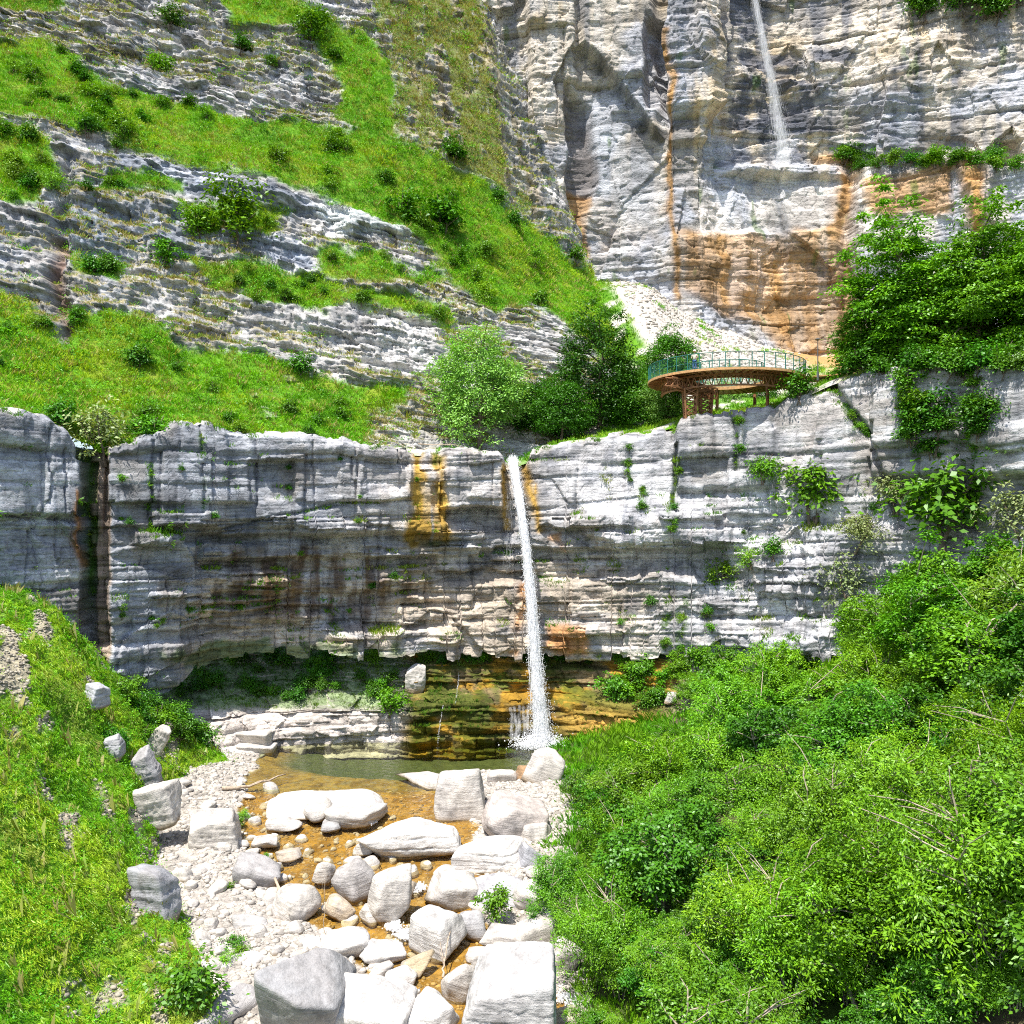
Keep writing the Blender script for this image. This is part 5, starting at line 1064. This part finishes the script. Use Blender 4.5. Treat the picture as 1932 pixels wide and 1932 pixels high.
# loose stones, each a thing; then gravel
SM = [mesh('stone', *(lambda a: (a[0],))(rock_shape(600 + k, (1, .85, .62), sub=3, extra=10, sharp=10, rough=.05)), tint=rock_shape(600 + k, (1, .85, .62), sub=3, extra=10, sharp=10, rough=.05)[2], tris=ICO[3][1], smooth=True) for k in range(12)]
for m_ in SM: m_.materials.append(M_BOULDER)
SREG = [((455, 760), (1520, 1660), 120, (8, 30), 'pale stone lying in the shallow amber water', 'stones in the shallow water'), ((330, 560), (1480, 1930), 80, (12, 44), 'pale rubble stone on the left gravel bank', 'stones on the left gravel bank'), ((600, 1040), (1620, 1930), 90, (14, 50), 'pale stone wedged between the larger boulders', 'stones between the boulders')]
for (xa, xb), (ya, yb), n, (s0, s1), lab, grp in SREG:
    for q in range(n):
        x = r.uniform(xa, xb); y = r.uniform(ya, yb)
        if y > 1680 and 'shallow' in lab: continue
        Y = 18.8 / ((y - HZ) * K) if y < 1494 else None
        if Y is None:
            Y = 60.
            for _ in range(30): Y = float(-zw(np.array(Y)) / ((y - HZ) * K))
        X = (x - 966) * K * Y; s = (s0 + (s1 - s0) * r.random() ** 2) * K * Y
        o = bpy.data.objects.new('stone', SM[r.randrange(12)]); COL.objects.link(o); o.location = (X, Y, zbed(X, Y) + s * .12); o.scale = (s, s * r.uniform(.8, 1.2), s * r.uniform(.7, 1.2)); o.rotation_euler = (r.uniform(-.3, .3), r.uniform(-.3, .3), r.uniform(0, 6.28)); tag(o, lab, 'stone', grp)
def gravel(name, pts, sizes, label, cols):
    V = []; T = []; C = []; n = 0; dv, dt = ICO[1]
    for k in range(6):
        q = np.arange(k, len(pts), 6); sh_ = dv * (1 + .35 * vn(dv[:, 0] * 1.7 + 9 * k, dv[:, 1] * 1.7, dv[:, 2] * 1.7, k))[:, None] * [1, .8, .55]
        a_ = rng.uniform(0, 6.28, len(q)); ca, sa = np.cos(a_)[:, None], np.sin(a_)[:, None]
        x_ = sh_[None, :, 0] * ca - sh_[None, :, 1] * sa; y_ = sh_[None, :, 0] * sa + sh_[None, :, 1] * ca; z_ = np.broadcast_to(sh_[None, :, 2], x_.shape)
        vv = pts[q][:, None] + np.stack([x_, y_, z_], -1) * sizes[q][:, None, None]
        V.append(vv.reshape(-1, 3)); T.append((dt[None] + (n + np.arange(len(q)) * len(dv))[:, None, None]).reshape(-1, 3)); C.append(np.repeat(cols[q], len(dv), 0)); n += len(q) * len(dv)
    o = obj(name, mesh(name, np.concatenate(V), tint=np.concatenate(C), tris=np.concatenate(T)), M_BOULDER); tag(o, label, 'gravel', kind='stuff')
v, a, b, m, ar, _n = SURF['bed']; ok = m * ((a > 280) & (a < 1120) & (b < 1990)); i = rng.choice(len(v), 16000, p=ok / ok.sum())
gray = np.array([.52, .475, .42])[None] * rng.uniform(.6, 1.3, (16000, 1))
gravel('gravel', v[i] + rng.normal(0, .06, (16000, 3)) * [1, 1, .1], .05 + .24 * rng.random(16000) ** 3.5, 'pale gravel and rubble along the stream', gray)
ok = (1 - m) * ((a > 440) & (a < 1060) & (b > 1490) & (b < 1990)); i = rng.choice(len(v), 3500, p=ok / ok.sum())
wc = np.array([.42, .30, .14])[None] * rng.uniform(.5, 1.4, (3500, 1))
gravel('pebbles', v[i], .05 + .14 * rng.random(3500) ** 3, 'amber pebbles under the shallow water', wc)
v, a, b, m, ar, _n = SURF['fore']; ok = FORE_BARE * ar * (FORE_BARE > .3); i = rng.choice(len(v), 6000, p=ok / ok.sum())
gravel('rubble', v[i] + rng.normal(0, .04, (6000, 3)), .03 + .16 * rng.random(6000) ** 3, 'earth and small stones showing through the left bank grass', np.array([.46, .41, .33])[None] * rng.uniform(.55, 1.25, (6000, 1)))
v, a, b, m, ar, _n = SURF['valley']; ok = pmask(a, b, [(1150, 510), (1310, 565), (1400, 610), (1520, 680), (1540, 740), (1270, 750), (1235, 650)], 6); i = rng.choice(len(v), 6500, p=ok / ok.sum())
gravel('gravel', v[i], .07 + .35 * rng.random(6500) ** 4, 'pale scree under the high cliff', np.array([.54, .49, .43])[None] * rng.uniform(.6, 1.25, (6500, 1)))

# ================================================================ waterfalls
def fall(name, path, width, n, seed, label, mat, rad=(.02, .06), drops=2500, spread=.25, seg=5, core=(.25, .45, .66)):
    """path: list of (x, y, z, half width); strands follow it, droplets round it"""
    rr = np.random.default_rng(seed); A = np.array(path); tt = np.linspace(0, 1, len(A)); mb_v = []; mb_q = []; nv_ = 0
    def ev(t): return np.stack([np.interp(t, tt, A[:, k]) for k in range(4)], -1)
    for s in range(n):
        l = rr.uniform(.015, .07) * (1 if s % 6 else 3); a_ = rr.random() * (1 - l); t = np.linspace(a_, a_ + l, seg); p = ev(t)
        u = rr.normal(0, .36); w2_ = rr.normal(0, .36); ph = rr.uniform(0, 6.28)
        c = np.stack([p[:, 0] + u * p[:, 3], p[:, 1] + w2_ * p[:, 3] * .8, p[:, 2]], -1)
        rd = rr.uniform(*rad) * np.sin(np.linspace(.15, math.pi - .15, seg)) ** .6 * (.7 + .6 * t)
        for k in range(4):
            an = k * math.pi / 2 + ph; mb_v.append(c + np.array([math.cos(an), math.sin(an), 0])[None] * rd[:, None])
        idx = nv_ + np.arange(4 * seg).reshape(4, seg)
        for k in range(4):
            k2 = (k + 1) % 4; mb_q.append(np.stack([idx[k, :-1], idx[k2, :-1], idx[k2, 1:], idx[k, 1:]], -1))
        nv_ += 4 * seg
    for sh_, sc_ in enumerate(core):                      # nested veils of water
        t = np.linspace(0, 1, 90); an = np.linspace(0, 2 * math.pi, 25)[:-1]; p = ev(t); wob_ = 1 + .22 * vn(an[None] * 2 + 0 * t[:, None], t[:, None] * 26 + 0 * an[None], 3. * sh_ + 0 * t[:, None], seed)
        R_ = p[:, 3][:, None] * sc_ * wob_
        mb_v.append(np.stack([p[:, 0][:, None] + np.cos(an)[None] * R_, p[:, 1][:, None] + np.sin(an)[None] * R_ * .8, p[:, 2][:, None] + 0 * R_], -1).reshape(-1, 3))
        idx = nv_ + np.arange(90 * 24).reshape(90, 24); j2 = np.roll(idx, -1, 1); mb_q.append(np.stack([idx[:-1], j2[:-1], j2[1:], idx[1:]], -1).reshape(-1, 4)); nv_ += 90 * 24
    oc = np.array([[1, 0, 0], [0, 1, 0], [-1, 0, 0], [0, -1, 0], [0, 0, 1.8], [0, 0, -1.8]]); ot = np.array([[0, 1, 4], [1, 2, 4], [2, 3, 4], [3, 0, 4], [1, 0, 5], [2, 1, 5], [3, 2, 5], [0, 3, 5]])
    t = rr.random(drops) ** .7; p = ev(t); u = rr.normal(0, .45, (drops, 2)) * (1 + spread * t[:, None])
    c = np.stack([p[:, 0] + u[:, 0] * p[:, 3], p[:, 1] + u[:, 1] * p[:, 3], p[:, 2] + rr.normal(0, .2, drops)], -1); c[:, 2] = np.maximum(c[:, 2], A[:, 2].min() + .02)
    s_d = rr.uniform(.015, .06, drops) * rad[1] / .06
    dv_ = (c[:, None] + oc[None] * s_d[:, None, None]).reshape(-1, 3); dt_ = (ot[None] + (nv_ + np.arange(drops) * 6)[:, None, None]).reshape(-1, 3)
    me = mesh(name, np.concatenate(mb_v + [dv_]), quads=np.concatenate(mb_q), tris=dt_, smooth=True)
    return tag(obj(name, me, mat), label, 'waterfall')
lip = [(967, 864, 84.0, .5), (968, 874, 82.6, .48), (973, 900, 81.2, .44), (983, 960, 79.9, .42), (992, 1030, 79.2, .42), (999, 1100, 78.6, .45), (1005, 1170, 78.2, .5), (1010, 1240, 77.8, .55), (1016, 1310, 77.5, .64), (1021, 1370, 77.3, .75), (1024, 1407, 77.2, .9)]
fall('waterfall', [(*P(x, y, Y), w_) for x, y, Y, w_ in lip], 1, 2600, 7, 'tall narrow white waterfall plunging from the rim into the pool', M_FALL, rad=(.012, .035), drops=34000, core=(.3, .55, .8))
up_ = [(1422, -120, 138, .7), (1424, 0, 137.6, .8), (1440, 80, 137.2, 1.0), (1455, 150, 137, 1.2), (1467, 220, 136.8, 1.4), (1476, 270, 136.7, 1.6), (1480, 312, 136.6, 1.9)]
fall('waterfall', [(*P(x, y, Y), w_) for x, y, Y, w_ in up_], 1, 1100, 8, 'thin misty upper waterfall in front of the high cliff', M_MIST, rad=(.02, .05), drops=6000, core=(.25, .55))
sd2 = [(966, 890, 82.0, .4), (962, 960, 80.6, .5), (960, 1080, 79.8, .55)]
fall('side_spray', [(*P(x, y, Y), w_) for x, y, Y, w_ in sd2], 1, 60, 9, 'thin threads of water falling left of the main waterfall', M_MIST, rad=(.012, .03), drops=700, core=())
for q, (lab, pts) in enumerate((('thin trickle running down the mossy steps', [(866, 1235, 84), (864, 1290, 82.2), (860, 1325, 81)]), ('lower trickle ending in the pool on the mossy steps', [(834, 1330, 80.4), (832, 1370, 80.0), (830, 1402, 79.6)]))):
    fall('trickle', [(*(on('bench', x, y) + Vector((0, -.15, 0))), .07) for x, y, Y in pts], 1, 26, 20 + q, lab, M_FALL, rad=(.008, .02), drops=150, core=())
pts = []
for q in range(5):
    x = 965 + q * 10; pts = [(*(on('bench', x - 3 * q, 1330 + k * 22) + Vector((0, -.3, 0))), .28) for k in range(4)]
    fall('cascade', pts, 1, 60, 30 + q, 'white cascade thread washing the wet rock left of the waterfall foot', M_MIST, rad=(.012, .03), drops=350, core=(.5,))['group'] = 'cascade threads beside the waterfall'
# splash and rapids: heaps of foam drops
def foam(name, cen, rad, n, seed, label):
    rr = np.random.default_rng(seed); dv, dt = ICO[1]; p = rr.normal(0, .5, (n, 3)) * np.array(rad) + np.array(cen); p[:, 2] = np.maximum(np.abs(p[:, 2] - cen[2]) * 1.0 + cen[2], cen[2]); s = rr.uniform(.02, .075, n)
    tag(obj(name, mesh(name, (p[:, None] + dv[None] * s[:, None, None]).reshape(-1, 3), tris=(dt[None] + (np.arange(n) * len(dv))[:, None, None]).reshape(-1, 3), smooth=True), M_FOAM), label, 'white water', kind='stuff' if name == 'rapids' else None)
foam('splash', P(1020, 1409, 77.1), (1.9, 1.2, .8), 4200, 40, 'white splash where the tall waterfall hits the pool')
for q, (x, y, rx, lab) in enumerate(((765, 1762, .55, 'white rapids beside the big white boulder'), (742, 1748, .35, 'small white chute above the rapids'), (1068, 1880, .8, 'white water rushing past the streaked slab at lower right'), (655, 1672, .3, 'little white chute between two boulders'), (790, 1675, .35, 'small white chute right of the tall pointed boulder'), (700, 1552, .3, 'small white riffle left of the wedge slab'), (620, 1712, .3, 'small white riffle by the smooth rounded boulder'))):
    Y = 60.
    for _ in range(30): Y = float(-zw(np.array(Y)) / ((y - HZ) * K))
    foam('rapids', P(x, y, Y), (rx, rx * 1.4, .10), 420, 50 + q, lab)

# ================================================================ dead wood
def stick(name, pts, r0, r1, label, forks=0, cat='driftwood', seed=1):
    mb = MB(); n = 9; P_ = [Vector(p) for p in pts]; t = np.linspace(0, len(P_) - 1, n); rr = random.Random(seed); out = []
    for q in t:
        i = min(int(q), len(P_) - 2); v_ = P_[i].lerp(P_[i + 1], q - i); L_ = (P_[-1] - P_[0]).length; out.append(v_ + Vector((rr.uniform(-1, 1), rr.uniform(-1, 1), rr.uniform(-1, 1))) * .015 * L_)
    mb.tube(out, [r0 + (r1 - r0) * k / (n - 1) for k in range(n)], 7)
    for k in range(forks):
        i = rr.randrange(3, n - 1); d = (out[i] - out[i - 1]).normalized() + Vector((rr.uniform(-.8, .8), rr.uniform(-.8, .8), rr.uniform(-.1, .8))); mb.tube([out[i], out[i] + d * .4, out[i] + d * .8 + Vector((0, 0, .1))], [r1 * 1.2, r1 * .8, r1 * .3], 5)
    return tag(mb.build(name, M_WOOD, smooth=True), label, cat)
def sp(x, y, up=.1):
    Y = 60.
    if y < 1495: Y = 18.8 / ((y - HZ) * K)
    else:
        for _ in range(30): Y = float(-zw(np.array(Y)) / ((y - HZ) * K))
    return Vector(P(x, y, Y)) + Vector((0, 0, up))
stick('driftwood_log', [sp(420, 1502, .5), sp(470, 1492, .35), sp(540, 1470, .45)], .16, .05, 'long driftwood log reaching from the left shore over the pool', 1)
stick('dead_branch', [sp(520, 1690, .9), sp(545, 1722, .3), sp(568, 1760, .1)], .08, .03, 'dead branch propped against the smooth rounded boulder', 2)
stick('dead_branch', [sp(524, 1694, .8), sp(530, 1730, .2), sp(535, 1756, .1)], .07, .04, 'shorter dead branch leaning left of the smooth rounded boulder', 1, seed=3)
stick('bare_stick', [sp(612, 1790, -.2), sp(612, 1790, 1.4), sp(612, 1790, 3.4)], .025, .01, 'thin bare stick standing upright behind the huge grey block', 1, seed=4, cat='stick')
stick('dead_branch', [sp(835, 1870, .6), sp(838, 1840, .6), sp(850, 1800, 1.2)], .06, .02, 'dead branch leaning between the pointed and the tall white boulder', 2, seed=5)
stick('dead_branch', [sp(880, 1655, .2), sp(900, 1660, .3), sp(930, 1668, .3)], .06, .03, 'short dead branch washed under the white layered block', 1, seed=6)
stick('dead_branch', [at(790, 838, 84.5), at(845, 838, 84.2), at(880, 845, 83.8)], .05, .02, 'dead twigs lying along the rim left of the waterfall', 3, seed=7)
p = sp(938, 1752, .7); plant(KS[0], 'shrub', p, 1.05, .5, 'lone bright green bush growing among the white boulders', 'shrub', low=True)
for q, (x, y, s) in enumerate(((428, 1690, .5), (452, 1560, .5), (440, 1800, .6), (455, 1815, .5), (425, 1835, .6), (460, 1545, .4), (395, 1580, .6), (500, 1630, .4))):
    plant(KS[r.choice([0, 2])], 'shrub', sp(x, y, .1), s, q, 'small green plant sprouting from the left gravel bank', 'shrub', 'plants on the gravel bank', low=True)

# ================================================================ viewing platform
CXp, CYp = (1369 - 966) * K * 83.3, 83.3
ZD = (HZ - 693) * K * 76.2; RO, RI = 7.15, 3.5; DT = .16
root = empty('viewing_platform', (CXp, CYp, ZD)); tag(root, 'round rust brown steel viewing platform with green railings jutting from the cliff top', 'viewing platform')
NS = 96
def ring(r0, r1, z0, z1, n=NS, a0=0, a1=2 * math.pi):
    mb = MB(); A = np.linspace(a0, a1, n + 1); v = []; fcs = []
    for a_ in A:
        c_, s_ = math.cos(a_), math.sin(a_); v += [(r0 * c_, r0 * s_, z0), (r1 * c_, r1 * s_, z0), (r1 * c_, r1 * s_, z1), (r0 * c_, r0 * s_, z1)]
    for k in range(n):
        for j in range(4): fcs.append((k * 4 + j, k * 4 + (j + 1) % 4, k * 4 + 4 + (j + 1) % 4, k * 4 + 4 + j))
    mb.add(v, fcs); return mb
def pol(r_, a_, z): return (r_ * math.cos(a_), r_ * math.sin(a_), z)
ring(RI, RO, -.10, .0).build('deck', M_DECK, root)
mb = ring(RO + .003, RO + .06, -.17, .04); mb.build('outer_fascia', M_DECK, root); ring(RI - .06, RI - .003, -.26, .05).build('inner_fascia', M_DECK, root)
mb = MB()
for k in range(60):
    a_ = 2 * math.pi * k / 60; mb.bar(pol(RI + .02, a_, -.18), pol(RO - .02, a_, -.18), .09, .14)
mb.build('joists', M_RUST, root)
rt = 5.6
for nm, rr_, h_ in (('ring_truss', 5.9, .95),):
    A0_, A1_ = math.radians(168), math.radians(352); t_ = empty(nm); t_.parent = root
    ring(rr_ - .09, rr_ + .09, -.40, -.255, 64, A0_, A1_).build('top_chord', M_RUST, t_); ring(rr_ - .09, rr_ + .09, -.40 - h_, -.26 - h_, 64, A0_, A1_).build('bottom_chord', M_RUST, t_)
    mb = MB(); n = 30
    for k in range(n):
        a_, b_, c_ = (A0_ + (A1_ - A0_) * (k + o_) / n for o_ in (0, .5, 1))
        mb.bar(pol(rr_, a_, -.36), pol(rr_, b_, -.33 - h_), .075); mb.bar(pol(rr_, b_, -.33 - h_), pol(rr_, c_, -.36), .075)
    mb.build('web', M_RUST, t_)
def lw(x, y, Y): return Vector(P(x, y, Y)) - Vector((CXp, CYp, ZD))
def box_truss(name, a, b, w0, w1, n, parent):
    a = Vector(a); b = Vector(b); d = (b - a).normalized(); u = d.cross(Vector((0, 1, .01))).normalized(); w_ = d.cross(u); mb = MB()
    def cn(t, i): s = (w0 + (w1 - w0) * t) / 2; return a.lerp(b, t) + u * s * (1, -1, -1, 1)[i] + w_ * s * (1, 1, -1, -1)[i]
    for i in range(4): mb.bar(cn(0, i), cn(1, i), .13)
    for k in range(n):
        for i in range(4):
            j = (i + 1) % 4; t0, t1 = k / n, (k + 1) / n; mb.bar(cn(t0, i), cn(t1, j), .07); mb.bar(cn(t0, j), cn(t1, i), .07); mb.bar(cn(t1, i), cn(t1, j), .07)
    return mb.build(name, M_RUST, parent)
def foot(x, Y):          # ground height under a leg
    v, a, b, m, ar, n_ = SURF['valley']; X = (x - 966) * K * Y; i = np.argmin((v[:, 0] - X) ** 2 + (v[:, 1] - Y) ** 2); return Vector((X, Y, v[i, 2] - .3)) - Vector((CXp, CYp, ZD))
top = Vector((0, 0, -1.2))
for x, Y in ((1302, 79.6), (1331, 81.2)):
    f_ = foot(x, Y); box_truss('lattice_column', f_, (f_.x, f_.y, -1.35), .8, 1.15, 6, root)
box_truss('cantilever_girder', lw(1262, 718, 78.5) * Vector((1, 1, 0)) + Vector((0, 0, -1.0)) if False else Vector((lw(1262, 718, 78.5).x, lw(1262, 718, 78.5).y, -.8)), Vector((lw(1345, 735, 83).x, lw(1345, 735, 83).y, -1.25)), .7, .95, 9, root)
mb = MB(); mb.bar(Vector((lw(1290, 720, 79.6).x - .7, lw(1290, 720, 79.6).y, -1.32)), Vector((lw(1345, 720, 81.2).x, lw(1345, 720, 81.2).y, -1.32)), .5, .3); mb.build('column_head', M_RUST, root)
for x, Y in ((1353, 88.5), (1424, 89.5), (1448, 82)):
    f_ = foot(x, Y); mb = MB(); mb.tube([f_, Vector((f_.x, f_.y, -.25))], .16, 10); mb.build('support_post', M_RUST, root)
for nm, rr_, n, arc in (('outer_railing', RO + .0, 40, (0, 2 * math.pi)), ('inner_railing', RI, 24, (0, 2 * math.pi))):
    t_ = empty(nm); t_.parent = root; H_ = 1.35
    for k in range(n):
        a_ = 2 * math.pi * (k + .5) / n; mb = MB(); mb.bar(pol(rr_, a_, -.05), pol(rr_, a_, H_), .06, .06); mb.build('railing_post', M_GREEN, t_)
    mb = MB(); mb.tube([pol(rr_, 2 * math.pi * k / 80, H_ + .03) for k in range(81)], .035, 8, cap=False); mb.build('handrail', M_GREEN, t_)
    mb = MB()
    for k in range(n * 9):
        a_ = 2 * math.pi * k / (n * 9); mb.bar(pol(rr_, a_, .08), pol(rr_, a_, H_), .009, .009)
    for z_ in (.08, .62): mb.tube([pol(rr_, 2 * math.pi * k / 80, z_) for k in range(81)], .018, 5, cap=False)
    mb.build('railing_bars', M_GREEN, t_)
# approach deck to the cliff top
a0 = Vector((RO - .4, -1.2, 0)); a1 = lw(1600, 700, 80) ; a1.z = .0
ap = empty('approach_deck'); ap.parent = root
mb = MB(); mb.bar((RO - .3, -1.0, -.08), (a1.x, a1.y, -.08), 3.0, .12); mb.build('deck', M_DECK, ap)

# ---------------------------------------------------------------- street lamp
lp = Vector(P(1543, 705, 79.5)); lz = lp.z
lr = empty('street_lamp', lp); tag(lr, 'thin grey lamp post with a flat lamp head beside the platform', 'street lamp')
mb = MB(); mb.tube([(0, 0, -.6), (0, 0, 1.5), (0, 0, 3.0)], [.06, .05, .035], 10); mb.build('pole', M_GREY, lr)
mb = MB(); mb.tube([(0, 0, 2.96), (-.02, 0, 3.08), (0, 0, 3.18)], [.05, .26, .06], 12); mb.build('lamp_head', M_GREY, lr)
mb = MB(); mb.tube([(0, 0, -.6), (0, 0, .15)], .11, 10); mb.build('base', M_GREY, lr)

# ---------------------------------------------------------------- visitor on the deck
M_SKIN = plain('skin', (.50, .31, .22), .6, noise=.05); M_SHIRT = plain('cream_shirt', (.62, .58, .48), .9, noise=.08); M_JEAN = plain('blue_trousers', (.06, .14, .32), .9, noise=.1); M_HAT = plain('white_hat', (.75, .73, .68), .9, noise=.05)
def skinned(name, verts, edges, rads, mat, parent, sub=2):
    me = bpy.data.meshes.new(name); me.from_pydata(verts, edges, []); o = obj(name, me, mat, parent); sk_ = o.modifiers.new('skin', 'SKIN')
    for i, q in enumerate(rads): me.skin_vertices[0].data[i].radius = (q if hasattr(q, '__len__') else (q, q))
    me.skin_vertices[0].data[0].use_root = True; sb = o.modifiers.new('sub', 'SUBSURF'); sb.levels = sub; sb.render_levels = sub; sk_.use_smooth_shade = True; return o
pa = math.radians(233.5); pr = 6.75
pp = Vector((CXp, CYp, ZD)) + Vector((pr * math.cos(pa), pr * math.sin(pa), .004))
pe = empty('person', pp); pe.rotation_euler = (0, 0, -.4); tag(pe, 'person in a white hat, cream shirt and blue trousers at the railing', 'person')
skinned('body', [(0, 0, .93), (0, 0, 1.12), (0, 0, 1.38), (0, 0, 1.50), (0, -.01, 1.60), (0, -.015, 1.70), (-.19, 0, 1.40), (-.25, -.05, 1.14), (-.20, -.24, 1.02), (.19, 0, 1.40), (.26, -.06, 1.14), (.18, -.26, 1.06), (-.095, 0, .90), (-.10, -.01, .50), (-.10, .02, .09), (-.10, -.14, .04), (.095, 0, .90), (.11, -.03, .50), (.12, .0, .09), (.12, -.15, .04)],
        [(0, 1), (1, 2), (2, 3), (3, 4), (4, 5), (2, 6), (6, 7), (7, 8), (2, 9), (9, 10), (10, 11), (0, 12), (12, 13), (13, 14), (14, 15), (0, 16), (16, 17), (17, 18), (18, 19)],
        [.13, .13, .15, .055, .085, .085, .06, .045, .035, .06, .045, .035, .085, .06, .045, .04, .085, .06, .045, .04], M_SKIN, pe)
skinned('shirt', [(0, 0, .90), (0, 0, 1.12), (0, 0, 1.36), (0, 0, 1.47), (-.19, 0, 1.39), (-.235, -.03, 1.2), (.19, 0, 1.39), (.24, -.035, 1.2)], [(0, 1), (1, 2), (2, 3), (2, 4), (4, 5), (2, 6), (6, 7)], [.165, .16, .175, .075, .085, .075, .085, .075], M_SHIRT, pe)
skinned('trousers', [(0, 0, .94), (-.095, 0, .86), (-.10, -.01, .50), (-.10, .02, .13), (.095, 0, .86), (.11, -.03, .50), (.12, .0, .13)], [(0, 1), (1, 2), (2, 3), (0, 4), (4, 5), (5, 6)], [.15, .105, .085, .075, .105, .085, .075], M_JEAN, pe)
mb = MB(); mb.tube([(0, -.02, 1.715), (0, -.02, 1.725), (0, -.02, 1.73), (0, -.02, 1.82), (0, -.02, 1.85)], [.19, .19, .115, .10, .04], 16); mb.build('hat', M_HAT, pe, smooth=True)
